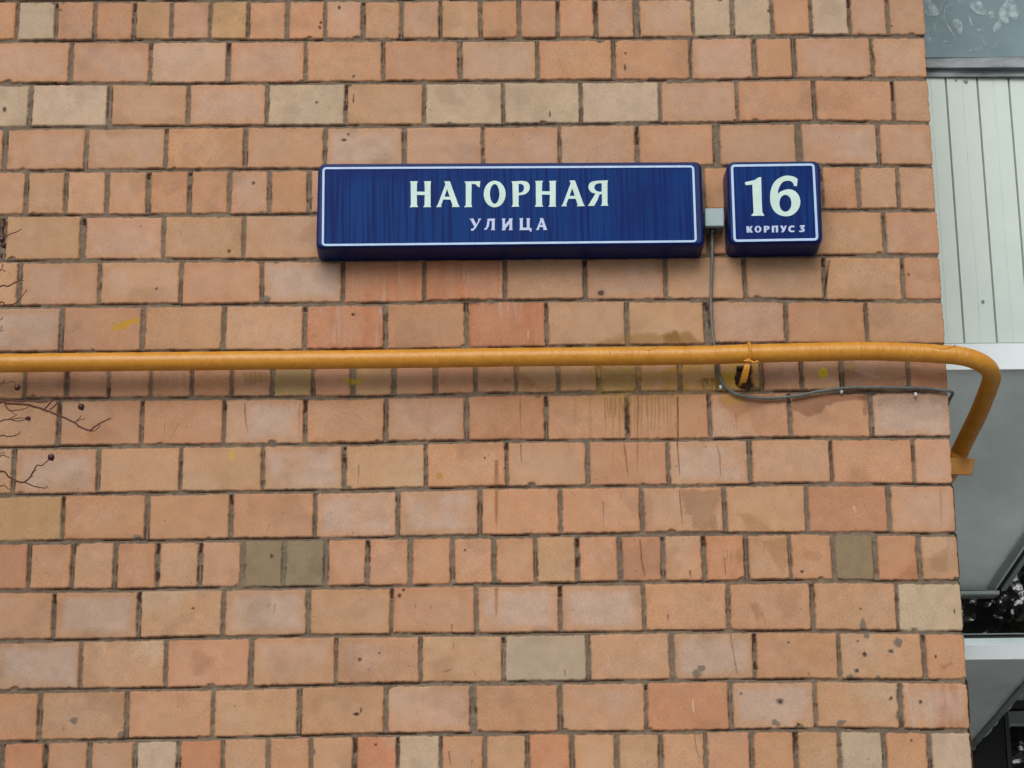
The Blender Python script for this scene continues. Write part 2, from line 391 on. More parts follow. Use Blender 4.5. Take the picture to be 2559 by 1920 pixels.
def stains(X, Z, K, H, T):
    px, py = proj(X, X*0, Z); S = Paint(px, py, K, H, T)
    R6 = lambda p: zz(p, 1659, 600); R5 = lambda p: zz(p, 800, 600); R4 = lambda p: zz(p, 0, 600)
    R11 = lambda p: zz(p, 1659, 1080); R12 = lambda p: zz(p, 1659, 1320); R10 = lambda p: zz(p, 800, 1080)
    R8 = lambda p: zz(p, 800, 1320); R7 = lambda p: zz(p, 0, 1320)
    # damp patches under the cable
    S.poly(R6([(785,950),(1262,945),(1235,985),(1120,992),(1060,1000),(1000,1030),(960,1065),(890,1088),(830,1062),(785,1050)]), (.60,.54,.52), .9, True, 2, 6)
    S.poly(R6([(330,965),(760,975),(755,1000),(640,1015),(560,1030),(470,1080),(440,1095),(400,1060),(345,1000)]), (.76,.70,.62), .85, True, 5, 8)
    S.poly(R6([(1190,945),(1250,945),(1255,1080),(1225,1080),(1215,1000)]), (.45,.40,.38), .6, True, 3, 9)
    S.poly(R6([(1105,790),(1200,802),(1330,850),(1485,835),(1485,900),(1105,900)]), (.80,.76,.74), .9, True, 2, 5)
    S.poly(R6([(600,760),(740,755),(735,900),(605,900)]), (.85,.80,.78), .8, True, 5, 5)
    S.drip(R6([(1170,800),(1290,840),(1330,850)]), 2.5, (190,165,145), .7)
    S.poly(R6([(1530,790),(1560,900),(1735,900),(1735,800),(1640,830)]), (.88,.80,.76), .8, True, 4, 6)
    S.poly(R6([(1300,950),(1740,950),(1750,1010),(1600,1000),(1480,1040),(1400,1000),(1300,1040)]), (.62,.60,.58), .55, True, 9, 9)
    # yellow overspray and runs round the bracket
    S.poly(R6([(0,750),(600,750),(590,930),(0,930)]), (160,122,52), .62, False, 9, 10, patchy=.7)
    S.poly(R6([(345,765),(470,765),(440,850),(445,910),(415,915),(365,850)]), (176,142,40), .85, False, 5, 9, patchy=.5)
    S.blob(1659+430/2.458, 600+975/2.458, 26, 16, (165,128,52), .5)
    S.poly(R5([(1610,770),(2212,770),(2212,925),(1700,930)]), (158,122,56), .62, False, 8, 10, patchy=.7)
    S.poly(R5([(1190,775),(1620,775),(1620,925),(1240,925)]), (152,118,66), .45, False, 8, 12, patchy=.8)
    S.poly(R5([(1500,950),(2212,955),(2212,1020),(2000,1060),(1800,1040),(1650,1000)]), (150,116,62), .4, False, 9, 12, patchy=.8)
    S.poly(R5([(1720,780),(1940,780),(1935,915),(1725,915)]), (136,114,64), .45, False, 4, 5, brick=True)
    S.poly(R5([(1700,920),(1890,935),(1870,960),(1900,985),(1700,945)]), (160,132,60), .45, False, 4, 5)
    S.poly(R5([(1690,630),(1800,600),(1870,585),(1990,580),(2212,575),(2212,640),(1690,640)]), (130,98,52), .6, False, 5, 10)
    S.poly(R6([(0,572),(150,565),(190,600),(235,615),(235,645),(0,645)]), (122,88,44), .65, False, 4, 9)
    S.poly(R5([(2110,570),(2212,560),(2212,620),(2120,612)]), (118,86,40), .5, False, 4, 9)
    S.poly(R5([(1215,800),(1290,850),(1330,900),(1450,915),(1240,920)]), (118,88,58), .45, False, 4, 8)
    S.poly(R5([(1220,780),(1450,780),(1440,850),(1300,850)]), (150,128,92), .5, False, 5, 8)
    S.poly(R4([(1690,800),(1915,800),(1905,940),(1690,945)]), (142,126,82), .55, False, 2, 3, brick=True)
    S.poly(R4([(1485,810),(1640,810),(1650,870),(1500,880)]), (150,112,68), .55, False, 4, 8)
    S.poly(R5([(860,355),(980,360),(985,385),(900,400),(860,385)]), (60,38,28), .6, False, 4, 5)
    for c, r, p in [((190,166,32), .95, R6([(947,815),(975,775),(1003,800),(1005,835),(985,855),(955,848)])),
                    ((168,128,40), .9, R4([(688,548),(712,515),(790,488),(855,482),(860,500),(805,520),(765,550),(700,560)])),
                    ((172,146,34), .8, R5([(148,852),(258,856),(262,878),(205,886),(160,884)])),
                    ((166,142,44), .5, R6([(1120,765),(1165,770),(1160,800),(1130,800)])),
                    ((176,146,48), .6, R4([(1405,1295),(1442,1300),(1445,1345),(1410,1340)])),
                    ((154,118,42), .75, R5([(712,1430),(745,1425),(755,1465),(718,1470)]))]:
        S.poly(p, c, r, False, 1.5, 3)
    S.drip(R6([(968,850),(970,890)]), 1.6, (176,156,60), .7)
    S.drip(R4([(1425,1340),(1440,1475)]), 1.5, (176,146,70), .5)
    # runs of rusty water and paint
    br = (118, 76, 42)
    def comb(x0, x1, y0, y1, n, conv, seed, a=.55, col=br, wd=1.7):
        r_ = random.Random(seed)
        for k in range(n):
            x = x0+(x1-x0)*(k+r_.uniform(.1, .9))/n; ye = y0+(y1-y0)*r_.uniform(.45, 1)
            S.drip(conv([(x, y0), (x+r_.uniform(-6, 6), (y0+ye)/2), (x+r_.uniform(-8, 8), ye)]), wd*r_.uniform(.7, 1.3), col, a)
    comb(1500, 1650, 815, 945, 6, R4, 1, .6); comb(1690, 1900, 880, 942, 9, R4, 2, .35, (110,92,58))
    comb(1060, 1150, 820, 940, 4, R4, 3, .3); comb(1530, 1860, 990, 1080, 6, R4, 4, .3)
    comb(1740, 1870, 965, 1235, 9, R5, 5, .65, (122,90,44)); comb(1915, 2140, 955, 1240, 9, R5, 6, .6, (122,88,38), 2.3)
    for xx, y0_, y1_ in [(1562,930,1215),(1655,940,1330),(1795,930,1440),(1838,930,1300),(1905,930,1250),(2010,930,1380),(2075,930,1260),(2150,930,1215)]:
        S.drip(R5([(xx, y0_), (xx+5, (y0_+y1_)/2), (xx+2, y1_)]), 3.2, (138,100,58), .42)
    comb(1125, 1175, 850, 920, 4, R5, 7, .6, (88,58,36)); comb(1590, 1690, 860, 925, 5, R5, 8, .4)
    comb(230, 320, 850, 945, 7, R6, 9, .85, (72,48,26), 2.4); comb(240, 320, 870, 935, 3, R6, 10, .9, (170,140,80), 1.8)
    comb(280, 480, 1100, 1270, 5, R11, 11, .0); comb(350, 480, 720, 860, 5, R11, 12, .5, (120,72,42))
    comb(1500, 1860, 1060, 1180, 4, R12, 13, .2)
    for cv, p, wd, a in [(R4, [(1503,1000),(1508,1100),(1522,1195)], 1.8, .75), (R4, [(1012,1120),(1005,1230)], 1.6, .5), (R4, [(1095,1130),(1045,1230)], 1.5, .5),
            (R4, [(1840,1000),(1835,1230)], 1.5, .5), (R5, [(1228,975),(1232,1210)], 2.4, .7), (R5, [(1232,1255),(1238,1378)], 2.2, .8),
            (R5, [(1950,960),(1948,1475)], 2.4, .8), (R5, [(1868,1255),(1895,1475)], 2.0, .8), (R5, [(2195,960),(2195,1340)], 2.0, .7),
            (R6, [(85,960),(88,1200),(82,1240),(100,1475)], 2.0, .85), (R6, [(325,1260),(345,1330),(350,1475)], 2.6, .6), (R6, [(440,1060),(455,1200)], 1.8, .4),
            (R10, [(1083,170),(1083,340),(1083,620)], 5.5, .75), (R10, [(1740,430),(1740,605)], 1.7, .5), (R10, [(1545,365),(1570,400)], 2, .4), (R10, [(1848,370),(1845,430)], 2, .3),
            (R8, [(1083,365),(1083,560)], 6, .8), (R8, [(1965,70),(1975,200),(2000,315)], 1.9, .85), (R8, [(790,1370),(805,1475)], 2, .8), (R8, [(935,1420),(930,1460)], 3, .6),
            (R11, [(95,360),(118,610)], 1.8, .75), (R11, [(120,645),(122,690)], 2.5, .4), (R11, [(160,850),(165,900)], 2.2, .8), (R11, [(375,770),(378,890)], 2.2, .7), (R11, [(1700,350),(1705,610)], 3.5, .35),
            (R12, [(408,650),(430,780),(455,915)], 1.6, .75), (R12, [(25,535),(28,570)], 2.5, .8), (R12, [(600,520),(630,600)], 2.5, .4), (R12, [(185,1260),(200,1360),(225,1430)], 1.8, .6), (R12, [(890,885),(890,910)], 2, .8),
            (R10, [(238,200),(232,345)], 1.6, .6), (R7, [(1655,-25),(1643,30)], 2.4, .8), (R8, [(585,465),(587,500)], 2.6, .8), (R8, [(682,475),(680,505)], 2.6, .8), (R8, [(820,705),(820,750)], 2.6, .75),
            (R8, [(760,885),(815,862)], 2.6, .7), (R8, [(1502,870),(1508,915)], 1.8, .7), (R8, [(810,590),(808,635)], 2.4, .7), (R8, [(1390,490),(1393,560)], 1.6, .3), (R8, [(2138,525),(2140,570)], 2.6, .8),
            (R7, [(1690,460),(1680,540)], 1.7, .75), (R7, [(1638,485),(1670,462)], 1.8, .5), (R7, [(385,1245),(392,1210)], 4, .5), (R4, [(1930,600),(1938,570)], 8, .4)]:
        S.drip(cv(p), wd, br if wd > 2.3 else (78, 48, 30), a, brick=False)
    S.drip(R12([(178,1050),(178,1100),(188,1138)]), 1.6, (200,180,150), .8); S.drip(R11([(1165,450),(1172,470),(1185,497)]), 2, (190,165,145), .8)
    S.drip(R5([(1278,555),(1278,620)]), 2.2, (196,166,146), .7); S.drip(R6([(940,430),(942,610)]), 4, (176,146,124), .35); S.drip(R6([(735,990),(735,1100)]), 1.6, (180,150,128), .5)
    # darker scorch and damp shapes
    for cv, p, m in [(R11, [(100,362),(352,352),(345,430),(318,470),(325,600),(172,600),(172,520),(128,470)], .74), (R11, [(460,500),(540,508),(640,570),(668,606),(530,606),(480,560)], .84),
            (R11, [(595,660),(762,640),(750,865),(705,850),(650,745)], .84), (R11, [(850,700),(950,740),(965,800),(860,765)], .86), (R11, [(1640,770),(1760,700),(1745,860),(1640,850)], .84),
            (R11, [(1430,905),(1552,770),(1555,905)], .86), (R8, [(0,0),(1,0),(1,1)], .9), (R12, [(525,470),(575,465),(605,530),(560,560)], .8), (R12, [(700,380),(850,370),(800,560),(730,560),(690,450)], .9),
            (R12, [(1690,845),(1780,825),(1790,850),(1700,860)], .78)]:
        S.poly(cv(p), (m, m*.96, m*.9), 1, True, 3.5, 8, brick=True)
    S.blob(1240/2.458, 1320+825/2.458, 34, 26, (.80,.76,.76), 1, True, .5)
    # grey mortar smears
    for cv, x, y, rx, ry in [(R12,1222,600,16,40),(R12,1243,652,14,22),(R12,1440,702,26,26),(R12,205,895,26,30),(R12,232,858,20,14),(R12,1230,775,14,16),(R12,1183,876,13,10),(R12,1393,757,13,10),
            (R12,712,1060,20,18),(R12,1088,1198,26,14),(R12,1438,1150,18,18),(R12,1393,1045,12,11),(R12,1575,1067,14,13),(R12,1143,910,18,10),(R12,1315,915,12,8),(R12,690,1195,24,18),(R12,1190,692,9,7),
            (R7,455,1180,19,19),(R7,1925,1375,14,14),(R4,1635,360,26,18),(R7,745,1270,26,16),(R7,845,55,22,14),(R6,1490,905,12,8),(R12,1695,320,1,1)]:
        q = cv([(x, y)])[0]; S.blob(q[0], q[1], rx/2.458+.8, ry/2.458+.8, (100,92,82), .85, up=.0015)
    # pits and black flecks
    R1 = lambda p: zz(p, 0, 0); R2 = lambda p: zz(p, 800, 0); R3 = lambda p: zz(p, 1659, 0)
    for cv, x, y, rx, ry in [(R7,1670,172,9,12),(R8,245,808,10,12),(R8,220,1142,15,10),(R8,250,1115,6,20),(R8,488,415,10,16),(R8,512,380,8,8),(R8,342,1333,7,8),(R7,1185,494,10,6),(R7,2190,1142,12,10),
            (R1,1965,170,9,9),(R1,1970,140,7,7),(R1,1557,1125,9,8),(R1,2140,826,7,7),(R1,2113,860,15,6),(R1,1945,632,10,5),(R1,340,508,14,6),(R1,1215,1045,18,9),(R1,373,63,7,7),(R1,2085,45,7,10),(R1,28,672,9,14),
            (R2,1872,418,6,20),(R2,1876,330,6,6),(R2,1412,705,5,16),(R2,205,468,8,7),(R2,205,600,5,30),(R4,1407,68,9,9),(R4,960,300,7,7),(R4,2168,460,8,8),(R5,205,460,8,8),(R5,1725,325,18,14),
            (R8,890,137,6,7),(R12,848,265,10,8),(R12,1207,494,7,7),(R12,1232,775,8,10),(R12,1185,876,8,7),(R12,1392,757,7,6),(R12,1787,515,5,14),(R12,766,702,7,5),(R12,1395,1047,6,6),(R12,1575,1067,8,8),(R12,712,1065,9,9),
            (R5,1012,1340,5,5),(R12,473,1017,6,5),(R12,828,1205,8,8),(R6,1505,210,7,7),(R8,365,770,8,4),(R12,1520,1305,7,5),(R3,1400,160,5,4),(R3,640,65,6,8),(R12,1670,790,5,12)]:
        q = cv([(x, y)])[0]; S.blob(q[0], q[1], rx/2.458+.6, ry/2.458+.6, (58,38,30), .85)
    S.blob(1659+1260/2.458, 600+1330/2.458*0+450/2.458, 1, 1, (0,0,0), 0)
    # cracks between brick and mortar
    for cv, p in [(R3, [(1265,245),(1275,300),(1292,350),(1300,370),(1293,402)]), (R3, [(1348,1325),(1352,1370),(1368,1475)]), (R6, [(1018,122),(1005,200),(1000,250),(990,330),(978,378)]), (R3, [(172,225),(160,330),(170,490)])]:
        S.drip(cv(p), 2.2, (26,18,14), .95, brick=False)
    # knocked-out hole round the pipe bracket
    S.poly(R6([(450,775),(545,780),(540,850),(548,900),(520,925),(455,900),(440,850)]), (40,26,20), .95, False, 1.5, 4, deep=.02)
    S.poly(R6([(505,885),(600,915),(610,935),(500,930)]), (70,58,48), .7, False, 2, 5)

def grid_obj(name, parts, material, parent):
    V = []; Fc = []; Cc = []; off = 0
    for (PX, PY, PZ, K) in parts:
        nz, nx = PX.shape
        V.append(np.stack([PX, PY, PZ], -1).reshape(-1, 3)); Cc.append(K.reshape(-1, 3))
        i = np.arange(nz*nx).reshape(nz, nx)+off
        Fc.append(np.stack([i[:-1, :-1], i[:-1, 1:], i[1:, 1:], i[1:, :-1]], -1).reshape(-1, 4)); off += nz*nx
    V = np.concatenate(V).astype(np.float32); Fc = np.concatenate(Fc).astype(np.int32); Cc = np.concatenate(Cc)
    me = bpy.data.meshes.new(name); me.vertices.add(len(V)); me.vertices.foreach_set('co', V.ravel())
    me.loops.add(Fc.size); me.loops.foreach_set('vertex_index', Fc.ravel())
    me.polygons.add(len(Fc)); me.polygons.foreach_set('loop_start', np.arange(len(Fc), dtype=np.int32)*4)
    me.polygons.foreach_set('loop_total', np.full(len(Fc), 4, np.int32))
    me.polygons.foreach_set('use_smooth', np.ones(len(Fc), bool))
    me.update(calc_edges=True)
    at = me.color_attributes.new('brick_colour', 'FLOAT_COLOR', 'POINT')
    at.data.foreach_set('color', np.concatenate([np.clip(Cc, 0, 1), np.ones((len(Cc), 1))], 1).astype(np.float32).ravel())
    o = bpy.data.objects.new(name, me); COL.objects.link(o); o.parent = parent; me.materials.append(material)
    return o

BRICK_GAIN = 1.0
mb = bpy.data.materials.new('brickwork'); mb.use_nodes = True
n = mb.node_tree.nodes; l = mb.node_tree.links; b = n['Principled BSDF']; b.inputs['Roughness'].default_value = .88; b.inputs['Specular IOR Level'].default_value = .25
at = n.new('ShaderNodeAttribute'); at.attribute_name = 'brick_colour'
tc = n.new('ShaderNodeTexCoord'); t1 = n.new('ShaderNodeTexNoise'); t1.inputs['Scale'].default_value = 260; t1.inputs['Detail'].default_value = 4
mr = n.new('ShaderNodeMapRange'); mr.inputs['From Min'].default_value = .3; mr.inputs['From Max'].default_value = .7; mr.inputs['To Min'].default_value = .85*BRICK_GAIN; mr.inputs['To Max'].default_value = 1.13*BRICK_GAIN
vm = n.new('ShaderNodeVectorMath'); vm.operation = 'SCALE'
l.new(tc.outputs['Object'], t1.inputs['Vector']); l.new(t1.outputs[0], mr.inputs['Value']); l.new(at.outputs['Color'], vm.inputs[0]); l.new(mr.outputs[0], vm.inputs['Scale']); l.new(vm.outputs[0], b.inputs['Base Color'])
t2 = n.new('ShaderNodeTexNoise'); t2.inputs['Scale'].default_value = 330; t2.inputs['Detail'].default_value = 6
bp = n.new('ShaderNodeBump'); bp.inputs['Strength'].default_value = .35; bp.inputs['Distance'].default_value = .0012
l.new(tc.outputs['Object'], t2.inputs['Vector']); l.new(t2.outputs[0], bp.inputs['Height']); l.new(bp.outputs[0], b.inputs['Normal'])

house = thing('brick_apartment_building', 'building of large orange and tan bricks with grey mortar, carrying the street sign', 'building')
ZTOP = 8.2; XL = -5.6
zd0, zd1 = P(1280, 1990)[2]-.02, P(1280, -70)[2]+.02; xd0 = P(-50, 1000)[0]-.12
parts = []
def front(xg, zg, dense, corner):
    X, Z, H, K, T, cs = wall_eval(xg, zg, dense)
    if dense: stains(X, Z, K, H, T)
    PX = X.copy()
    if corner:
        cs[cs == 0] = XC
        k = max(1, int(.006/(zg[1]-zg[0]))); cs = np.convolve(np.pad(cs, k, mode='edge'), np.ones(2*k+1)/(2*k+1), 'valid')
        ramp = sst(XC-.05, XC, X); PX = X + ramp*(cs[:, None]-XC)
        PX = PX - (1-T)*sst(XC-.006, XC-.001, X)*.005
        H = np.where(X > XC-.0001, H+.004, H)
        # return of the arris round the corner
        PX = np.concatenate([PX, PX[:, -1:]+.0005, PX[:, -1:]], 1); H = np.concatenate([H, H[:, -1:]+.012, H[:, -1:]*0+.06], 1)
        Z = np.concatenate([Z, Z[:, -1:], Z[:, -1:]], 1); K = np.concatenate([K, K[:, -1:], K[:, -1:]], 1)
    parts.append((PX, H, Z, K))
st = .0026
nxd = int((XC-xd0)/st); nzd = int((zd1-zd0)/st)
front(np.linspace(xd0, XC, nxd), np.linspace(zd0, zd1, nzd), True, True)
front(np.linspace(XL, xd0, int((xd0-XL)/.009)), np.linspace(0, ZTOP, int(ZTOP/.009)), False, False)
front(np.linspace(xd0, XC, int((XC-xd0)/.009)), np.linspace(zd1, ZTOP, int((ZTOP-zd1)/.009)), False, True)
front(np.linspace(xd0, XC, int((XC-xd0)/.009)), np.linspace(0, zd0, int(zd0/.009)), False, True)
sg = np.linspace(0, 3.0, 330); zg = np.linspace(0, ZTOP, int(ZTOP/.009))
X, Z, H, K, T, cs = wall_eval(sg, zg, False, True)
parts.append((XC-H-.003, X+.003, Z, K))
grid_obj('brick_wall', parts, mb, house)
core_m = mat('plain_brick', (140, 112, 90), .9, noise=(3, .2))
m_ = MB(); m_.box((XL, .07, 0), (XC-.06, 8.0, ZTOP-.02)); m_.build('building_core', core_m, house)
m_ = MB(); m_.box((XL-.1, -.12, ZTOP), (XC+.12, 8.1, ZTOP+.16)); m_.build('roof', mat('roof_sheet', (95, 98, 98), .6, noise=(4, .2)), house)

# ------------------------------------------------------------------ ground
gm = mat('pale_bounce_ground', (178, 180, 183), .9, noise=(1.5, .3), bump=(80, .5, .01))  # unseen ground, made pale to bounce light up onto the soffits
m_ = MB(); m_.poly([(-400, -400, 0), (400, -400, 0), (400, 400, 0), (-400, 400, 0)])
tag(m_.build('ground', gm), kind='structure')

# ------------------------------------------------------------------ signs
blue_body = mat('sign_housing_blue', (0, 27, 88), .38, noise=(9, .2), bump=(30, .12, .002), spec=.16)
bf = bpy.data.materials.new('sign_face_blue'); bf.use_nodes = True
n = bf.node_tree.nodes; l = bf.node_tree.links; b = n['Principled BSDF']; b.inputs['Roughness'].default_value = .42; b.inputs['Specular IOR Level'].default_value = .06
tc = n.new('ShaderNodeTexCoord'); mp = n.new('ShaderNodeMapping'); mp.inputs['Scale'].default_value = (95, 1, 2.6)
ns = n.new('ShaderNodeTexNoise'); ns.inputs['Scale'].default_value = 1; ns.inputs['Detail'].default_value = 2.5; ns.inputs['Distortion'].default_value = .25
rp = n.new('ShaderNodeValToRGB'); e = rp.color_ramp.elements; e[0].position = .38; e[0].color = L4((0, 25, 82)); e[1].position = .56; e[1].color = L4((0, 46, 104))
n2 = n.new('ShaderNodeTexNoise'); n2.inputs['Scale'].default_value = 3.5; n2.inputs['Detail'].default_value = 3
mx = n.new('ShaderNodeMix'); mx.data_type = 'RGBA'; mx.inputs['B'].default_value = L4((0, 26, 88))
m2 = n.new('ShaderNodeMapRange'); m2.inputs['From Min'].default_value = .50; m2.inputs['From Max'].default_value = .68
l.new(tc.outputs['Object'], mp.inputs[0]); l.new(mp.outputs[0], ns.inputs['Vector']); l.new(ns.outputs[0], rp.inputs[0])
l.new(tc.outputs['Object'], n2.inputs['Vector']); l.new(n2.outputs[0], m2.inputs['Value']); l.new(m2.outputs[0], mx.inputs['Factor'])
l.new(rp.outputs[0], mx.inputs['A']); l.new(mx.outputs['Result'], b.inputs['Base Color'])
mint = mat('sign_letters_mint', (180, 206, 198), .45, noise=(20, .05)); paleblue = mat('sign_border_pale_blue', (164, 190, 222), .45, noise=(20, .06))
lav = mat('sign_letters_pale', (170, 183, 216), .45, noise=(20, .06))

def rrect(c, rad, y, n=7):
    """c: four corners TL TR BR BL as (x, z)"""
    pts = []; c = [np.array(p, float) for p in c]
    for i in range(4):
        p = c[i]; a = c[i-1]-p; b2 = c[(i+1) % 4]-p; a /= np.linalg.norm(a); b2 /= np.linalg.norm(b2)
        o = p+(a+b2)*rad
        for k in range(n):
            t = math.pi/2*k/(n-1)
            q = o-b2*rad*math.cos(t)-a*rad*math.sin(t)
            pts.append((q[0], y, q[1]))
    return pts
def quad(px, y): return [P(a, b, y)[[0, 2]] for a, b in px]
def grow(c, d, dt=None, db=None):
    c = [np.array(p, float) for p in c]; dt = d if dt is None else dt; db = d if db is None else db
    return [c[0]+(-d, dt), c[1]+(d, dt), c[2]+(d, -db), c[3]+(-d, -db)]
DEP = .112
def shape2d(name, polys, y, th, material, parent):
    """flat cut-out lettering from outlines on the sign face"""
    cu = bpy.data.curves.new(name, 'CURVE'); cu.dimensions = '2D'; cu.fill_mode = 'BOTH'; cu.extrude = th/2
    for pl in polys:
        sp = cu.splines.new('POLY'); sp.points.add(len(pl)-1)
        for k, (x, z) in enumerate(pl): sp.points[k].co = (x, z, 0, 1)
        sp.use_cyclic_u = True
    tmp = bpy.data.objects.new(name+'_outline', cu); COL.objects.link(tmp)
    bpy.context.view_layer.update()
    me = bpy.data.meshes.new_from_object(tmp.evaluated_get(bpy.context.evaluated_depsgraph_get()))
    bpy.data.objects.remove(tmp); me.name = name
    for v in me.vertices: x, z, q = v.co; v.co = (x, y-q, z)
    me.materials.clear(); me.materials.append(material)
    o = bpy.data.objects.new(name, me); COL.objects.link(o); o.parent = parent; return o
def sign(root, front_px, border_px, rim_r, bw):
    fc = quad(front_px, -DEP)
    bk = grow(fc, .0035)
    m_ = MB()
    m_.loops([rrect(bk, rim_r+.004, .006), rrect(bk, rim_r+.004, -DEP*.35), rrect(grow(fc, .002), rim_r+.002, -DEP+.016), rrect(grow(fc, -.0005), rim_r, -DEP+.006),
              rrect(grow(fc, -.004), rim_r-.003, -DEP+.0012), rrect(grow(fc, -.0085), rim_r-.005, -DEP)])
    m_.build('housing', blue_body, root, smooth=False)
    bo = quad(border_px, -DEP-.0025)
    m_ = MB(); m_.loops([rrect(grow(bo, .002), .010, -DEP+.001), rrect(grow(bo, .002), .010, -DEP-.0022)]); m_.build('face_panel', bf, root)
    out = [(p[0], p[2]) for p in rrect(bo, .0125, 0)]; inn = [(p[0], p[2]) for p in rrect(grow(bo, -bw), .006, 0)]
    shape2d('border', [out, inn], -DEP-.0032, .0014, paleblue, root)
s1 = thing('street_name_sign', 'long blue illuminated street name sign with white border reading НАГОРНАЯ УЛИЦА', 'sign')
sign(s1, [(796,408.5),(1752,403.5),(1760,613),(790.5,620.5)], [(806,418.5),(1734.5,414),(1741.5,606),(804,615.5)], .020, .0068)
s2 = thing('house_number_sign', 'square blue house number sign reading 16 КОРПУС 3, right of the long sign', 'sign')
sign(s2, [(1818,403.5),(2049,401.5),(2055.5,607.5),(1825,611)], [(1826,412),(2035.5,409),(2045,601.5),(1833,605)], .022, .0076)
def conv(ox, oy, sc): return lambda pts: [tuple(P(ox+a/sc, oy+b/sc, -DEP-.0035)[[0, 2]]) for a, b in pts]
def ell(cx, cy, rx, ry, n=40): return [(cx+rx*math.cos(2*math.pi*k/n), cy+ry*math.sin(2*math.pi*k/n)) for k in range(n)]
def rnd(pts, corners=(), k=5):
    """closed outline; runs between listed corner indices are smoothed"""
    if not corners: corners = [0]
    cs = sorted(corners); out = []; N = len(pts)
    for a, b2 in zip(cs, cs[1:]+[cs[0]+N]):
        run = [pts[i % N] for i in range(a, b2+1)]
        out += [tuple(q) for q in crom(run, k)[:-1]] if len(run) > 2 else [run[0]]
    return out
SH = lambda pts, dx, dy: [(a+dx, b+dy) for a, b in pts]
EN = [(97,133),(176,131),(166,152),(164,235),(243,235),(241,152),(235,133),(306,131),(300,150),(300,368),(305,387),(228,387),(241,366),(243,268),(164,268),(166,366),(178,387),(95,387),(106,366),(104,150)]
AA = [(435,133),(490,131),(575,365),(588,385),(510,387),(518,370),(497,313),(425,313),(403,372),(412,385),(355,387),(372,362),(448,160)]; AH = [(463,207),(437,285),(490,285)]
GG = [(635,135),(790,131),(785,192),(765,185),(745,160),(705,158),(703,365),(712,387),(633,387),(648,366),(648,155)]
RR = rnd([(1098,133),(1205,128),(1250,137),(1274,163),(1279,198),(1264,235),(1228,261),(1170,272),(1168,362),(1175,382),(1100,384),(1112,362),(1108,155)], [0,1,7,8,9,10,11,12])
RH = rnd([(1168,158),(1195,158),(1216,172),(1223,200),(1214,228),(1195,243),(1170,247)], [0,1,5,6])
YA = rnd([(2052,123),(1935,127),(1885,140),(1862,170),(1862,205),(1885,238),(1928,254),(1870,350),(1852,374),(1915,376),(1945,320),(1968,262),(1992,258),(1992,355),(1980,374),(2056,374),(2046,355),(2046,145)], [0,1,6,7,8,9,11,12,13,14,15,16,17])
YH = rnd([(1990,152),(1950,153),(1924,170),(1918,200),(1935,225),(1965,236),(1990,236)], [0,1,5,6])
c3 = conv(1000, 420, 3.95)
shape2d('lettering', [c3(q) for q in [EN, AA, AH, GG, ell(933,258,108,131), ell(933,257,47,98), RR, RH, SH(EN,1235,-4), SH(AA,1235,-8), SH(AH,1235,-8), YA, YH]], -DEP-.0032, .0016, mint, s1)
UL = [(683,503),(722,500),(752,560),(775,515),(768,502),(802,500),(790,515),(745,595),(722,619),(700,620),(697,602),(717,600),(733,583),(697,515)]
LL = [(862,502),(938,500),(934,515),(932,598),(940,613),(896,615),(905,598),(905,522),(882,522),(875,575),(855,608),(832,613),(830,598),(845,592),(856,560),(862,515)]
II = [(1002,500),(1040,500),(1035,515),(1034,562),(1075,515),(1073,500),(1112,498),(1106,512),(1106,598),(1112,613),(1071,615),(1078,598),(1080,548),(1038,600),(1042,615),(1003,615),(1010,600),(1010,515)]
TS = [(1176,498),(1216,497),(1210,512),(1210,590),(1250,590),(1250,512),(1245,497),(1284,497),(1278,512),(1278,592),(1298,596),(1296,631),(1284,631),(1275,613),(1178,615),(1182,598),(1182,512)]
A3 = [(1378,497),(1410,495),(1445,598),(1454,611),(1410,613),(1416,600),(1408,583),(1378,583),(1370,600),(1374,612),(1338,613),(1350,598),(1385,512)]; A3H = [(1394,530),(1383,565),(1405,565)]
lo = shape2d('lettering', [c3(q) for q in [UL, LL, II, TS, A3, A3H]], -DEP-.0032, .0016, lav, s1); lo['label'] = 'small word УЛИЦА in pale letters'
c4 = conv(1800, 400, 8.3)
ONE = rnd([(848,358),(800,362),(770,378),(700,420),(525,460),(512,490),(535,525),(665,512),(672,700),(690,1080),(680,1110),(650,1140),(652,1160),(910,1158),(912,1140),(885,1110),(870,1075),(858,800)], [0,1,4,6,7,9,12,13,14,16])
SIX = rnd([(1605,395),(1530,350),(1430,328),(1330,334),(1225,375),(1130,450),(1065,570),(1035,720),(1040,880),(1085,1010),(1160,1100),(1260,1155),(1370,1170),(1480,1148),(1570,1085),(1635,990),(1660,880),(1645,780),(1595,690),(1520,632),(1430,608),(1340,622),(1250,660),(1195,705),(1200,630),(1230,550),(1285,470),(1350,437),(1420,432),(1480,452),(1515,490),(1530,540),(1590,545)], [0,23,31,32])
shape2d('digit', [c4(ONE)], -DEP-.0032, .0016, mint, s2); shape2d('digit', [c4(q) for q in [SIX, ell(1350,900,126,176)]], -DEP-.0032, .0016, mint, s2)
KK = [(540,1378),(598,1375),(600,1428),(628,1375),(672,1372),(636,1438),(677,1505),(622,1510),(600,1458),(598,1508),(550,1510)]
R5_ = rnd([(903,1372),(975,1368),(1010,1382),(1022,1410),(1005,1440),(955,1455),(950,1505),(905,1507)], [0,1,5,6,7]); R5H = [(950,1397),(972,1397),(980,1411),(970,1426),(950,1429)]
PP_ = [(1068,1368),(1198,1363),(1198,1500),(1152,1502),(1152,1397),(1115,1399),(1115,1503),(1070,1505)]
UU = [(1243,1366),(1292,1365),(1318,1420),(1338,1365),(1380,1362),(1335,1470),(1304,1502),(1268,1502),(1268,1478),(1296,1465)]
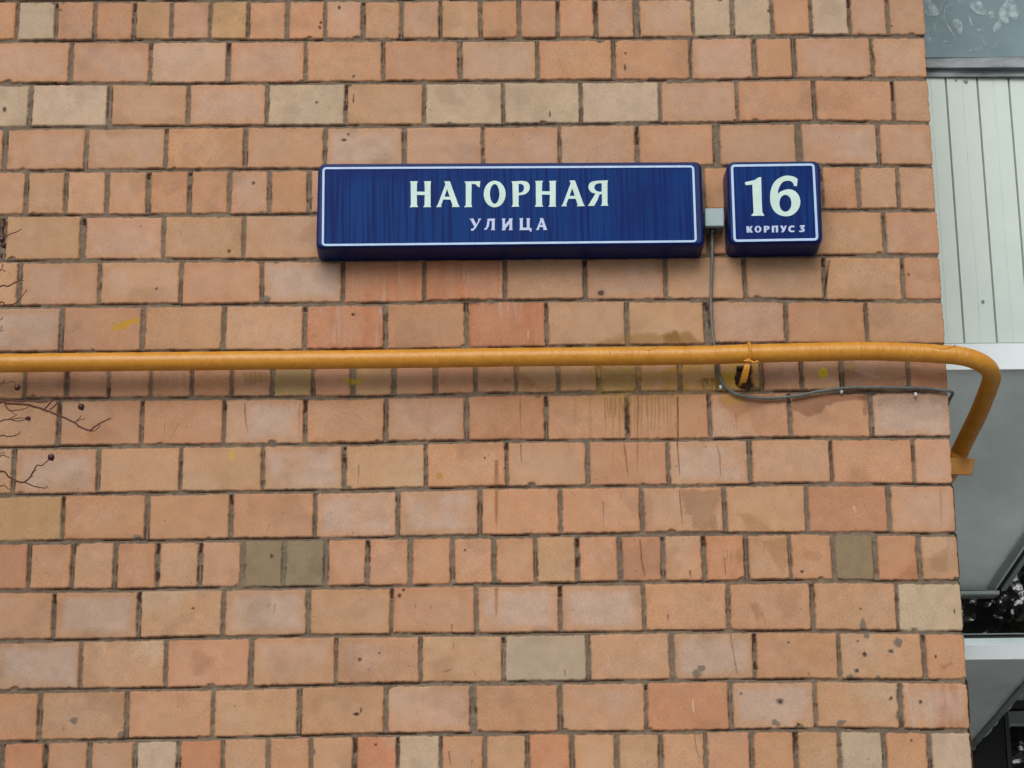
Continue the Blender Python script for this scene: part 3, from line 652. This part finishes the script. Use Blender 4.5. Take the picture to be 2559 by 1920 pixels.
CC_ = rnd([(1538,1370),(1535,1400),(1490,1395),(1464,1412),(1458,1440),(1480,1465),(1535,1463),(1540,1492),(1480,1500),(1435,1485),(1412,1450),(1415,1405),(1445,1372),(1490,1360)], [0,1,6,7])
T3 = [(1650,1360),(1752,1352),(1750,1378),(1716,1415),(1742,1428),(1753,1450),(1742,1480),(1710,1495),(1670,1498),(1635,1490),(1640,1464),(1680,1471),(1703,1457),(1695,1438),(1665,1434),(1668,1412),(1700,1382),(1650,1388)]
lo = shape2d('lettering', [c4(q) for q in [KK, ell(782,1438,71,69), ell(782,1438,29,43), R5_, R5H, PP_, UU, CC_, T3]], -DEP-.0032, .0016, lav, s2); lo['label'] = 'small pale wording КОРПУС 3'

# ------------------------------------------------------------------ junction box, cable
jb = thing('junction_box', 'small pale grey square junction box between the two blue signs', 'junction box')
c = quad([(1762,520.5),(1809,520),(1809.5,565),(1763,565.5)], -.075)
m_ = MB(); m_.loops([rrect(grow(c, .001), .003, .004), rrect(grow(c, .001), .003, -.058)]); m_.build('box_base', mat('box_grey_dark', (84, 96, 98), .55, noise=(30, .1)), jb)
m_ = MB(); m_.loops([rrect(c, .003, -.0585), rrect(c, .003, -.073), rrect(grow(c, -.002), .003, -.075)]); m_.build('lid', mat('box_grey', (140, 160, 165), .5, noise=(40, .08, (134, 152, 156))), jb)
m_ = MB(); q = P(1781, 574, -.045); m_.tube([(q[0], -.045, q[2]+.02), (q[0], -.045, q[2]-.012)], .010, 12); m_.build('cable_gland', mat('gland_black', (30, 30, 30), .5), jb)
cab = thing('power_cable', 'thin grey cable dropping from the junction box, looping under the pipe to the corner', 'cable')
cz = [(295,-50),(297,0),(296,120),(290,300),(290,430),(298,560),(310,650),(322,720),(332,800),(352,860),(390,912),(450,948),(540,966),(640,972),(750,966),(850,952),(930,935),(1020,920),(1120,909),(1250,906),(1400,907),(1540,908),(1640,914),(1700,922)]
pts = []
for i, (a, b2) in enumerate(cz):
    y = -.045 if i < 1 else (-.03 if i < 3 else -.016)
    if i > 21: y = -.014
    pts.append(P(1659+a/2.458, 600+b2/2.458, y))
e_ = P(1659+1770/2.458, 600+965/2.458, .03); pts.append(np.array([XC+.006, -.013, pts[-1][2]-.005])); pts.append(np.array([XC+.013, .004, pts[-1][2]-.005])); pts.append(np.array([XC+.010, .04, pts[-1][2]-.008])); pts.append(np.array([XC+.008, .25, pts[-1][2]-.03])); pts.append(np.array([XC+.008, 1.5, pts[-1][2]-.03]))
m_ = MB(); m_.tube(crom(pts, 6), .0050, 10); m_.build('sheath', mat('cable_grey', (98, 102, 98), .5, noise=(60, .2)), cab, smooth=True)
clipm = mat('clip_white', (190, 198, 200), .4)
for a, b2 in [(1090,932),(347,905),(1545,950),(1545,950)][:3]:
    q = P(1659+a/2.458, 600+b2/2.458, -.008); m_ = MB()
    m_.box((q[0]-.0035, -.014, q[2]-.007), (q[0]+.0035, .004, q[2]+.006)); m_.tube([(q[0], -.018, q[2]-.002), (q[0], -.012, q[2]-.002)], .004, 8)
    m_.build('cable_clip', clipm, cab, bevel=.001)

# ------------------------------------------------------------------ gas pipe
pm = bpy.data.materials.new('pipe_paint_yellow'); pm.use_nodes = True
n = pm.node_tree.nodes; l = pm.node_tree.links; b = n['Principled BSDF']; b.inputs['Roughness'].default_value = .42; b.inputs['Specular IOR Level'].default_value = .5
tc = n.new('ShaderNodeTexCoord'); ns = n.new('ShaderNodeTexNoise'); ns.inputs['Scale'].default_value = 18; ns.inputs['Detail'].default_value = 8; ns.inputs['Roughness'].default_value = .7
rp = n.new('ShaderNodeValToRGB'); e = rp.color_ramp.elements; e[0].position = .36; e[0].color = L4((180, 118, 28)); e[1].position = .6; e[1].color = L4((190, 132, 38))
l.new(tc.outputs['Object'], ns.inputs['Vector']); l.new(ns.outputs[0], rp.inputs[0]); l.new(rp.outputs[0], b.inputs['Base Color'])
mp = n.new('ShaderNodeMapping'); mp.inputs['Scale'].default_value = (90, 25, 25); n3 = n.new('ShaderNodeTexNoise'); n3.inputs['Scale'].default_value = 1; n3.inputs['Detail'].default_value = 4
bp = n.new('ShaderNodeBump'); bp.inputs['Strength'].default_value = .8; bp.inputs['Distance'].default_value = .003
l.new(tc.outputs['Object'], mp.inputs[0]); l.new(mp.outputs[0], n3.inputs['Vector']); l.new(n3.outputs[0], bp.inputs['Height']); l.new(bp.outputs[0], b.inputs['Normal'])
pipe = thing('gas_pipe', 'yellow orange painted gas pipe running under the signs and bending round the corner', 'pipe')
YP = -.085
ctr = [(-1500,925),(-700,917),(0,908),(450,903),(900,898.5),(1250,893.5),(1700,889),(1862,884.5),(2000,881),(2150,878),(2250,880),(2345,885)]
pts = [P(a, b2, YP) for a, b2 in ctr]
pts[0] = np.array([XL+.05, YP, pts[1][2]])
bend = [(2400,890,YP),(2437,900,YP+.004),(2466,917,YP+.03),(2478,938,YP+.075),(2474,960,YP+.13),(2459,1000,.15),(2440,1045,.26),(2420,1085,.36),(2398,1130,.47),(2375,1178,.60)]
pts += [P(*q) for q in bend]
last = pts[-1]; pts.append(np.array([last[0]+.02, last[1]+1.2, last[2]-.06]))
m_ = MB(); m_.tube(crom(pts, 24), .0297, 36)
rj = random.Random(2); m_.v = [(a, b2, c+rj.gauss(0, .00035)-(.0009 if rj.random() < .03 else 0)) for a, b2, c in m_.v]
m_.build('pipe_run', pm, pipe, smooth=True)
def ring(x, z, tilt=0, r=.0302, th=.0022, a0=0, a1=360, y=YP):
    m_ = MB(); pp = []
    for k in range(33):
        a = math.radians(a0+(a1-a0)*k/32)
        pp.append((x+math.sin(a)*r*tilt, y-math.cos(a)*r, z+math.sin(a)*r))
    m_.tube(pp, th, 8); return m_
q = P(2148, 878, YP); ring(q[0], q[2], .05, .0298, .0016).build('weld_seam', pm, pipe, smooth=True)
for (xa, ya, xb, yb, dip) in [(1950,668,2068,668,24),(1618,655,1785,655,30)]:
    ox, oy = (800, 600) if xa == 1950 else (1659, 600)
    arc = []
    for k in range(13):
        t = k/12; px = ox+(xa+(xb-xa)*t)/2.458; pyv = oy+(ya+dip*math.sin(math.pi*t)**.8)/2.458
        # lay the bead on the pipe's surface
        zc = P(px, (ctr[5][1]+(px-1250)*-.0105) if px < 2200 else 884, YP)[2]
        q = P(px, pyv, YP); dz = min(.0285, max(-.02, (q[2]-zc)))
        arc.append((q[0], YP-math.sqrt(max(1e-6, .0297**2-dz**2)), zc+dz))
    m_ = MB(); m_.tube(arc, .0014, 6); m_.build('weld_seam', pm, pipe, smooth=True)
# bracket with wire tie
q = P(1866, 884, YP)
m_ = MB(); pp = []
for k in range(30):
    a = math.radians(120-(250)*k/29)
    pp.append((q[0]+.010*(-k/29)+.006-.006*math.sin(a)*0 + (.014*(k/29)), YP-math.cos(a)*.0335, q[2]+math.sin(a)*.0345))
m_.tube(pp, .0042, 8)
q2 = P(1869, 905, YP-.03)
m_.tube(crom([(q2[0]-.012, YP-.028, q2[2]+.004), (q2[0]+.004, YP-.036, q2[2]+.002), (q2[0]+.020, YP-.036, q2[2]-.004), (q2[0]+.030, YP-.032, q2[2]+.002), (q2[0]+.034, YP-.028, q2[2]-.003)], 4), .0035, 8)
m_.build('wire_tie', pm, pipe, smooth=True)
a_ = P(1867, 901, YP-.02); b_ = P(1849, 966, .0)
m_ = MB(); w2 = .0085
prof = crom([(a_[0]+.004, YP-.026, a_[2]+.004), (a_[0]-.004, YP-.024, a_[2]-.03), (a_[0]-.012, -.075, a_[2]-.062), (b_[0]+.002, -.035, b_[2]+.005), (b_[0]-.004, .018, b_[2])], 4)
lp = []
for k, pnt in enumerate(prof):
    ww = w2*(.55+.6*math.sin(math.pi*min(1, k/(len(prof)-1)*1.1+.05)))
    lp.append([(pnt[0]-ww, pnt[1]+.003, pnt[2]), (pnt[0]+ww, pnt[1]-.004, pnt[2]-.002), (pnt[0]+ww, pnt[1]+.002, pnt[2]+.002), (pnt[0]-ww, pnt[1]+.007, pnt[2]+.003)])
m_.loops(lp); m_.build('wall_bracket', pm, pipe)
m_ = MB(); q = P(2432, 1130, .45); pl = [P(1659+a/2.458, 600+b2/2.458, .44) for a, b2 in [(1768,1325),(1912,1343),(1890,1443),(1768,1430)]]
z0 = [p for p in pl]
m_.hexa([(XC-.01, .44, z0[3][2]), (z0[2][0], .44, z0[2][2]), (z0[2][0]+.004, .452, z0[2][2]), (XC-.01, .452, z0[3][2]), (XC-.01, .44, z0[0][2]), (z0[1][0], .44, z0[1][2]), (z0[1][0], .452, z0[1][2]), (XC-.01, .452, z0[0][2])])
m_.build('side_bracket', pm, pipe, bevel=.0015)
m_ = MB(); k0 = P(2418, 1130, .43); k1 = P(2421, 1085, .43)
m_.tube(crom([(k0[0], .43, k0[2]-.01), (k0[0]+.003, .428, k0[2]+.012), (k1[0]-.002, .42, k1[2]-.014), (k1[0]-.016, .40, k1[2]+.012)], 5), .0038, 8); m_.build('wire_tie', pm, pipe, smooth=True)

# ------------------------------------------------------------------ balconies to the right
XR = 5.2; XB = XC+.012
side_m = mat('siding_pale_green', (198, 211, 203), .5, noise=(1.2, .08, (182, 196, 190)), bump=(6, .15, .004))
beam_m = mat('beam_white_paint', (220, 230, 232), .6, noise=(2, .08), bump=(30, .2, .002))
sof_m = mat('soffit_grey_paint', (222, 240, 240), .75, noise=(2.6, .12), bump=(20, .2, .003))
led_m = mat('ledge_zinc', (124, 132, 134), .5, metal=.2, noise=(7, .35, (70, 78, 82), (1, 3, 3)), bump=(9, .5, .01))
dark_m = mat('frame_dark', (18, 22, 24), .35, noise=(8, .3)); trim_m = mat('trim_grey_green', (132, 146, 142), .4, noise=(8, .1))
glass_m = mat('window_glass_dark', (6, 8, 9), .015, ior=3.0, spec=.8, bump=(2.2, .06, .01))
curt_m = mat('curtain_blue_grey', (120, 140, 146), .8, noise=(5, .18, (104, 124, 130))); motif_m = mat('lace_motif', (172, 190, 194), .8, noise=(25, .14))
def zat(py, y, px=2480): return float(P(px, py, y)[2])
def xat(px, py, y): return float(P(px, py, y)[0])
YS = 1.0
bal = thing('enclosed_balcony', 'balcony right of the wall with pale ribbed siding, lace curtained window and grey underside', 'balcony')
zs0, zs1 = zat(857, YS), zat(193, YS)
# ribbed siding: panels with a shallow step and dark grooves
seams = [xat(px, 520, YS) for px in (2384+(2404-2368)*.5*0+2, 2466, 2546)]
pit_ = seams[1]-seams[0]
m_ = MB(); x = seams[0]-pit_*3
while x+pit_ < XB: x += pit_
while x < XR:
    a = max(x+.002, XB); b2 = min(x+pit_-.002, XR); mid = (x+.004+x+pit_-.004)/2
    if b2-a > .01:
        xs_ = [v for v in (x+.002, x+.004, mid-.002, mid-.001, mid+.001, mid+.002, x+pit_-.004, x+pit_-.002)]
        ys_ = [YS+.008, YS, YS, YS+.001, YS+.001, YS, YS, YS+.008]
        q = [(max(v, XB), yv) for v, yv in zip(xs_, ys_) if v > XB-.05]
        for (xa, ya), (xb, yb) in zip(q[:-1], q[1:]):
            if xb > xa: m_.poly([(xa, ya, zs0), (xb, yb, zs0), (xb, yb, zs1), (xa, ya, zs1)])
    x += pit_
m_.box((XB, YS+.012, zs0), (XR, YS+.04, zs1))
m_.build('siding_panel', side_m, bal)
m_ = MB(); m_.cur = 0; m_.box((XB, YS+.0108, zs0), (XR, YS+.0118, zs1)); m_.build('seam_shadow_strip', mat('groove_dark', (138, 142, 128), .8), bal)
for px, py, r in [(2389.5,201,.0035),(2414,203,.0075),(2456.5,753.5,.0055)]:
    q = P(px, py, YS-.003); m_ = MB(); m_.tube([(q[0], YS-.006, q[2]), (q[0], YS+.004, q[2])], r, 14); m_.build('screw_head', mat('screw_grey', (112, 118, 114), .4), bal)
# ledge between window and siding
zl = [zat(v, YS-.02) for v in (140, 147, 172, 178, 190)]
m_ = MB(); nn = 26; sec = []
for i in range(nn+1):
    x = XB+(XR-XB)*i/nn; wv = .004*math.sin(i*1.3)+.003*math.sin(i*.47+1)
    dent = -.006*math.exp(-((x-xat(2365, 160, YS-.03))/.03)**2)
    sec.append([(x, YS+.05, zl[0]+.006), (x, YS-.012, zl[0]), (x, YS-.028+wv, zl[1]), (x, YS-.034-dent, zl[2]+wv*.5), (x, YS-.012, zl[2]-.004+wv*.5), (x, YS-.010, zl[3]), (x, YS-.016+wv, zl[4]+wv*.5), (x, YS+.05, zl[4]-.001)])
m_.loops(sec); m_.build('ledge', led_m, bal)
# window with curtain
zw0 = zl[0]+.002; zw1 = zw0+.95
m_ = MB(); m_.box((XB, YS+.03, zw0), (XR, YS+.05, zw1)); cur = m_.build('curtain', curt_m, bal)
m_ = MB(); m_.box((XB, YS-.01, zw1), (XR, YS+.08, zw1+.06))
for xx in (XR-.06, 3.1): m_.box((xx, YS-.012, zw0), (xx+.06, YS+.08, zw1))
m_.build('window_frame', trim_m, bal)
cm = MB(); YC = YS+.0285; mo = [0.0]
def cvt(pts): return [P(2260+a/6.385, b2/6.385, YC) for a, b2 in pts]
def ribbon(pts, wd):
    s = crom([p for p in cvt(pts)], 6); n_ = len(s); L = []; R = []
    for i in range(n_):
        t = s[min(i+1, n_-1)]-s[max(i-1, 0)]; t = t/np.linalg.norm(t); nrm = np.array([-t[2], 0, t[0]]); k = wd*(.35+.65*math.sin(math.pi*(i+.5)/n_))
        L.append(s[i]+nrm*k); R.append(s[i]-nrm*k)
    mo[0] += .00003
    for i in range(n_-1): cm.poly([q-np.array([0, mo[0], 0]) for q in (L[i], L[i+1], R[i+1], R[i])])
def blobp(cx, cy, rx, ry, ang=0, lob=0, am=.1):
    pp = []
    for k in range(28):
        t = 2*math.pi*k/28; r_ = 1+am*math.sin(lob*t+1); a, b2 = rx*r_*math.cos(t), ry*r_*math.sin(t)
        pp.append((cx+a*math.cos(ang)-b2*math.sin(ang), cy+a*math.sin(ang)+b2*math.cos(ang)))
    mo[0] += .00003; cm.poly([q-np.array([0, mo[0], 0]) for q in cvt(pp)])
ribbon([(640,10),(590,80),(585,180),(620,290),(680,390),(750,500),(800,610),(780,700),(700,745),(610,720),(590,670)], .0020)
ribbon([(800,120),(760,75),(690,90),(645,160),(640,280),(690,400)], .0017)
ribbon([(600,345),(530,350),(480,410),(490,480),(540,525),(590,500)], .0016)
ribbon([(1400,360),(1280,430),(1240,540),(1265,660),(1330,740),(1420,745),(1480,680),(1475,615),(1420,620)], .0016)
ribbon([(1060,200),(1045,300),(1080,400),(1140,470),(1210,490)], .0030)
ribbon([(1020,830),(1070,790),(1120,800),(1150,760),(1120,730)], .0016); ribbon([(1260,790),(1210,750),(1180,790),(1220,830),(1290,830),(1370,860)], .0016)
ribbon([(860,10),(910,60),(890,110),(830,120)], .0042); ribbon([(600,690),(660,660),(760,690)], .0030)
blobp(1160,120,115,90,.9,3,.12); blobp(1230,180,70,60,.4,2,.1); blobp(850,390,60,110,-.4,2,.15); blobp(880,480,35,60,-.2); blobp(440,170,110,95,.3,3,.15)
blobp(1650,150,120,150,.5,3,.18); blobp(1760,200,60,130,.1,2,.1); blobp(1590,300,90,80,.8,4,.15); blobp(380,40,50,60); blobp(1480,430,45,90,.5); blobp(390,490,22,28); blobp(390,640,32,45); blobp(585,505,22,22); blobp(1190,480,28,24); blobp(1400,230,50,70,.6,2,.2)
for i in range(34):      # the same lace carries on above and to the right, outside the picture
    a = 2100+random.uniform(0, 9000) if i % 2 else random.uniform(300, 9000); b2 = random.uniform(-900, 850) if i % 2 else random.uniform(-900, -180)
    blobp(a, b2, random.uniform(50, 120), random.uniform(50, 120), random.uniform(0, 3), 3, .15); ribbon([(a, b2), (a+90, b2+120), (a+40, b2+260), (a-80, b2+280), (a-110, b2+200)], .002)
nn_ = motif_m.node_tree.nodes; ll_ = motif_m.node_tree.links     # thin lace: the cloth shows through
tcx = nn_.new('ShaderNodeTexCoord'); nx_ = nn_.new('ShaderNodeTexNoise'); nx_.inputs['Scale'].default_value = 38; nx_.inputs['Detail'].default_value = 4
mr_ = nn_.new('ShaderNodeMapRange'); mr_.inputs['From Min'].default_value = .35; mr_.inputs['From Max'].default_value = .65; mr_.inputs['To Min'].default_value = .45; mr_.inputs['To Max'].default_value = 1.0
ll_.new(tcx.outputs['Object'], nx_.inputs['Vector']); ll_.new(nx_.outputs[0], mr_.inputs['Value']); ll_.new(mr_.outputs[0], nn_['Principled BSDF'].inputs['Alpha'])
cm.build('lace_motif', motif_m, cur)
# edge beam and soffit
YBm = YS-.04; zb1, zb0 = zat(858, YBm), zat(924, YBm)
m_ = MB(); m_.box((XB, YBm, zb0), (XR, YBm+.12, zb1)); m_.build('edge_beam', beam_m, bal, bevel=.002)
zf = zat(929, YBm+.02); yb = 1.9; zk = zat(1474, yb)
def on_soffit(px, py, ya, za, ybk, zbk):
    d = fw + RT*(px-(PW/2))/F - UP*(py-PH/2)/F
    s = (zbk-za)/(ybk-ya); t = (za + s*(EYE[1]-ya) - EYE[2])/(d[2]-s*d[1]); return EYE+d*t
def soffit(ya, za, ybk, zbk, pa, pb, name, parent, jag=0):
    A1 = on_soffit(*pa, ya, za, ybk, zbk); A2 = on_soffit(*pb, ya, za, ybk, zbk)
    dv = (A2-A1); tf = (ya-A1[1])/dv[1]; E1 = A1+dv*tf; tb = (ybk-A1[1])/dv[1]; E2 = A1+dv*tb
    edge = [E1+(E2-E1)*k/24 for k in range(25)]
    if jag:
        rj = random.Random(4); edge = [p+np.array([rj.uniform(-jag, jag)*1.2, rj.uniform(-jag, jag), 0]) for p in edge]
    m_ = MB(); lower = [(XB, ya, za)]+[tuple(p) for p in edge]+[(XB, ybk, zbk)]
    m_.loops([lower, [(a, b2, c+.09) for a, b2, c in lower]]); m_.build(name, sof_m, parent)
    return edge
ed = soffit(YBm+.02, zf, yb, zk, (2559, 1372), (2490, 1474), 'soffit', bal)
def along(edge, off, wd, dz, th, name, m, parent):
    m_ = MB(); a, b2 = np.array(edge[0]), np.array(edge[-1]); t = (b2-a)/np.linalg.norm(b2-a); nrm = np.array([-t[1], t[0], 0]); nrm /= np.linalg.norm(nrm)
    if nrm[0] < 0: nrm = -nrm
    p = [a+nrm*off, b2+nrm*off, b2+nrm*(off+wd), a+nrm*(off+wd)]
    m_.hexa([(q[0], q[1], q[2]+dz) for q in p]+[(q[0], q[1], q[2]+dz+th) for q in p]); m_.build(name, m, parent)
along(ed, -.045, .030, -.006, .012, 'edge_trim', trim_m, bal)
along(ed, .001, .020, .004, .06, 'drip_groove', dark_m, bal)
along(ed, .022, .022, -.004, .05, 'edge_trim', trim_m, bal)
m_ = MB(); m_.box((XB, YS+.09, zb1+.001), (XR, yb, zw1)); m_.build('balcony_room', mat('room_dark', (60, 66, 68), .8), bal)
# glazed storey behind, under the slab
gl = thing('glazed_lobby', 'dark glazed lobby front set back beneath the upper balcony, mirroring trees', 'glazing')
yg = yb+.012
m_ = MB(); m_.box((XB, yg, zat(1606, yg)), (XR+1.5, yg+.02, ZTOP-2)); m_.build('window_pane', glass_m, gl)
for pa, pb, mm, pr in [(1476,1485,trim_m,.05),(1583,1586,trim_m,.03),(1587,1600,dark_m,.02),(1601.5,1605,trim_m,.035),(1605,1611,dark_m,.02)]:
    m_ = MB(); z1_, z0_ = zat(pa, yg-pr), zat(pb, yg-pr)
    xe = XR+1.5 if pa != 1476 else xat(2498, 1480, yg-pr)
    m_.box((XB, yg-pr, z0_), (xe, yg-.001, z1_)); m_.build('glazing_bar', mm, gl)
low = thing('lower_slab', 'weathered concrete canopy slab with pale front edge and chipped side, at bottom right', 'canopy')
yl = yg-.057; za1, za0 = zat(1611, yl), zat(1649, yl)
m_ = MB(); m_.box((XB, yl, za0), (XR, yl+.12, za1)); m_.build('edge_beam', beam_m, low, bevel=.003)
ylb = 2.95; ed2 = soffit(yl+.02, zat(1652, yl+.02), ylb, zat(1880, ylb), (2559, 1727), (2437, 1868), 'soffit', low, jag=.009)
along(ed2, -.03, .028, -.012, .014, 'edge_trim', trim_m, low)
yd = 3.0; win = thing('dark_window', 'dark window with slim frame in the bottom right corner, mirroring branches', 'window')
m_ = MB(); m_.box((XB-.5, yd, 0), (XR+3, yd+.02, zat(1600, yd))); m_.build('window_pane', glass_m, win)
m_ = MB(); xf = xat(2520, 1850, yd-.04); m_.box((xf-.009, yd-.04, 0), (xf+.009, yd-.002, zat(1750, yd))); m_.build('window_frame', mat('frame_grey_dark', (58, 64, 66), .5), win)
m_ = MB(); m_.box((xf-.9, yd-.03, 0), (xf-.012, yd-.003, zat(1600, yd))); m_.build('blank_panel', dark_m, win)

# ------------------------------------------------------------------ bare shrub at the left edge
shrub = thing('hawthorn_shrub', 'bare brown twigs with dark red berries reaching in at the left edge', 'shrub')
bark = mat('bark_red_brown', (96, 50, 34), .8, noise=(80, .35)); ber = mat('berry_dark_red', (66, 20, 18), .4, noise=(90, .4))
YT = -.75
q2 = lambda pts: [(a/4.61, 900+b2/4.61) for a, b2 in pts]; q1 = lambda pts: [(a/4.883, 560+b2/4.883) for a, b2 in pts]
tw = [(q2([(0,490),(90,500),(260,510),(370,530),(500,570),(680,640),(850,715),(920,770),(1030,810),(1090,770),(1180,715),(1280,670)]), 3.4, 1),
 (q2([(1030,815),(1090,815),(1160,745)]),1.4,0),(q2([(870,712),(920,690),(980,678)]),1.2,0),(q2([(880,700),(915,670),(930,640)]),.9,0),(q2([(510,570),(600,470),(670,405)]),2,0),(q2([(575,575),(680,480),(745,430),(830,435),(890,470),(930,520)]),1.6,0),
 (q2([(50,500),(110,580),(180,580),(260,570),(320,545)]),1.6,0),(q2([(110,580),(170,630)]),1.1,0),(q2([(0,710),(90,685),(200,705),(310,685)]),2.2,1),(q2([(90,685),(160,650),(200,625)]),1.4,0),(q2([(130,685),(230,665),(300,675)]),1.2,0),
 (q2([(0,875),(80,882),(180,870),(215,850),(240,820)]),2,1),(q2([(0,270),(70,270),(150,245),(195,300)]),1.4,1),(q2([(0,300),(30,265),(60,215)]),1.3,1),
 (q2([(0,1285),(100,1345),(200,1400),(280,1405),(340,1355),(375,1300),(425,1215),(480,1215),(560,1150),(590,1125)]),2.6,1),(q2([(280,1405),(380,1450),(510,1475),(550,1450)]),1.7,0),(q2([(365,1320),(395,1285),(425,1260)]),1.2,0),(q2([(345,1350),(385,1335)]),1.4,0),
 (q2([(0,1110),(60,1110),(110,1125)]),1.7,1),(q2([(0,1085),(50,1070)]),1,1),(q2([(0,1455),(90,1485),(130,1490)]),1.8,1),
 (q1([(0,190),(60,160),(130,120),(200,100),(260,60)]),2,1),(q1([(0,765),(90,760),(160,730),(240,690),(280,655)]),2.4,1),(q1([(240,690),(290,690)]),1.5,0),(q1([(160,730),(180,700)]),1,0),
 (q1([(0,960),(60,985),(130,985),(200,960),(270,880),(330,800)]),2,1),(q1([(0,1010),(120,985)]),1.6,1),(q1([(0,570),(50,578),(70,570)]),1.1,1),(q1([(0,560),(25,520),(35,490)]),1.1,1),(q1([(0,1170),(30,1145)]),1.2,1),(q1([(0,1310),(35,1290)]),1.2,1),(q1([(0,1275),(20,1262)]),1.2,1),
 (q2([(0,465),(200,475),(330,470),(460,490),(560,480)]),2.6,1)]
bough_px = [(-330,4300),(-320,2800),(-260,1900),(-200,1450),(-150,1150),(-130,900),(-140,700),(-120,520),(-60,380)]
bough = [P(a, b2, YT+(-.25 if i < 2 else -.05)) for i, (a, b2) in enumerate(bough_px)]; bough[0][2] = -.05
bb = crom(bough, 8); nbp = len(bb)
m_ = MB(); m_.tube(bb, [.022*(1-i/nbp)+.004 for i in range(nbp)], 10)
rt = random.Random(9)
for k, (pp, wd, ext) in enumerate(tw):
    yy = YT+rt.uniform(-.05, .05)*(1 if ext else 0)
    pts = [P(a, b2, YT) + np.array([0, 0, 0]) for a, b2 in pp]
    if ext:
        y0 = pp[0][1]; tgt = min(bb, key=lambda v: abs(proj(v[0], v[1], v[2])[1]-(y0+70))); mid = (np.array(tgt)+pts[0])/2+np.array([0, 0, -.008]); pts = [np.array(tgt), mid]+pts
    s = crom(pts, 5); n_ = len(s); s = [p+np.array([rt.uniform(-1, 1), rt.uniform(-1, 1), rt.uniform(-1, 1)])*.0007 for p in s]
    m_.tube(s, [max(.0012, wd*.00105*(1.25-.75*i/n_)) for i in range(n_)], 6)
for k in range(60):        # more twigs outside the picture
    p0 = np.array(bb[rt.randrange(12, nbp)]); s_ = -1 if rt.random() < .93 else -1; d = np.array([s_*rt.uniform(.25, .7), rt.uniform(-.3, .3), rt.uniform(-.05, .4)])
    s = [p0+d*t+np.array([0, 0, -.05*t*t])+np.array([rt.uniform(-1,1),rt.uniform(-1,1),rt.uniform(-1,1)])*.01*t for t in np.linspace(0, 1, 9)]
    m_.tube(s, [.003*(1-t)+.0007 for t in np.linspace(0, 1, 9)], 5)
m_.build('branches', bark, shrub, smooth=True)
def berry(px, py, r, sq=1.0):
    c = P(px, py, YT); bm = bmesh.new(); bmesh.ops.create_icosphere(bm, subdivisions=3, radius=r)
    for v in bm.verts:
        v.co.z *= sq; v.co *= 1+.06*math.sin(v.co.x*900+px)+.04*math.sin(v.co.z*1300)
    bmesh.ops.create_cone(bm, segments=6, radius1=r*.3, radius2=r*.12, depth=r*.5, cap_ends=True, matrix=Matrix.Translation((r*.5, 0, -r*.8)))
    me = bpy.data.meshes.new('berry'); bm.to_mesh(me); bm.free(); me.polygons.foreach_set('use_smooth', [True]*len(me.polygons)); me.materials.append(ber)
    o = bpy.data.objects.new('berry', me); o.location = c; COL.objects.link(o); o.parent = shrub
for a in [(43,968,.0092),(203,1017,.0096),(70,1046,.0078,.8),(128,1143,.0098),(5,599,.0090),(9,614,.0080)]: berry(*a)

# ------------------------------------------------------------------ tall trees across the yard (mirrored in the dark panes)
leaf_m = mat('needles_dark', (44, 54, 34), .8, noise=(2, .4)); trunk_m = mat('trunk_bark', (70, 58, 48), .9, noise=(6, .3))
def tree(x, y, h, rad, seed, label):
    t = thing('evergreen_tree', label, 'tree', 'trees across the yard, mirrored in the glass', (x, y, 0)); r_ = random.Random(seed)
    m_ = MB(); m_.tube([(0, 0, -.1), (.1, .05, h*.4), (0, .1, h*.95)], [.28, .2, .03], 10)
    for k in range(46):
        z = h*(.14+.8*k/46); a = r_.uniform(0, 6.28); L = rad*(1-(k/46)**1.6*.8)*r_.uniform(.7, 1.05)
        m_.tube([(0, 0, z), (L*.5*math.cos(a), L*.5*math.sin(a), z+.25), (L*math.cos(a), L*math.sin(a), z-.1)], [.07, .04, .01], 5)
    m_.build('trunk', trunk_m, t)
    rg = np.random.default_rng(seed); N = 14000; k = rg.random(N); z = h*(.13+.87*k); prof = rad*(1-.85*k**1.5)
    rr_ = prof*np.sqrt(rg.random(N))*(.75+.35*vn(z, k*5, .7, seed % 5)); a = rg.random(N)*6.283
    c = np.stack([rr_*np.cos(a), rr_*np.sin(a), z-.25*rr_/rad], -1)
    d1 = rg.normal(size=(N, 3)); d1 /= np.linalg.norm(d1, axis=1)[:, None]; d2 = np.cross(d1, rg.normal(size=(N, 3))); d2 /= np.linalg.norm(d2, axis=1)[:, None]
    s = rg.uniform(.06, .17, (N, 1))
    V = np.stack([c-d1*s*1.6, c+d2*s*.6, c+d1*s*1.6, c-d2*s*.6], 1).reshape(-1, 3)
    me = bpy.data.meshes.new('crown'); me.from_pydata(V.tolist(), [], np.arange(N*4).reshape(-1, 4).tolist()); me.materials.append(leaf_m)
    o = bpy.data.objects.new('crown', me); COL.objects.link(o); o.parent = t
tree(8.3, -20, 15, 4.6, 3, 'tall dark evergreen nearest the lobby glass line, mirrored in the panes')
tree(15.5, -24, 14, 3.8, 4, 'tall dark evergreen farthest right across the yard, mirrored in the panes')
tree(4.0, -25, 12, 3.4, 6, 'tall dark evergreen left of the mirrored group across the yard')
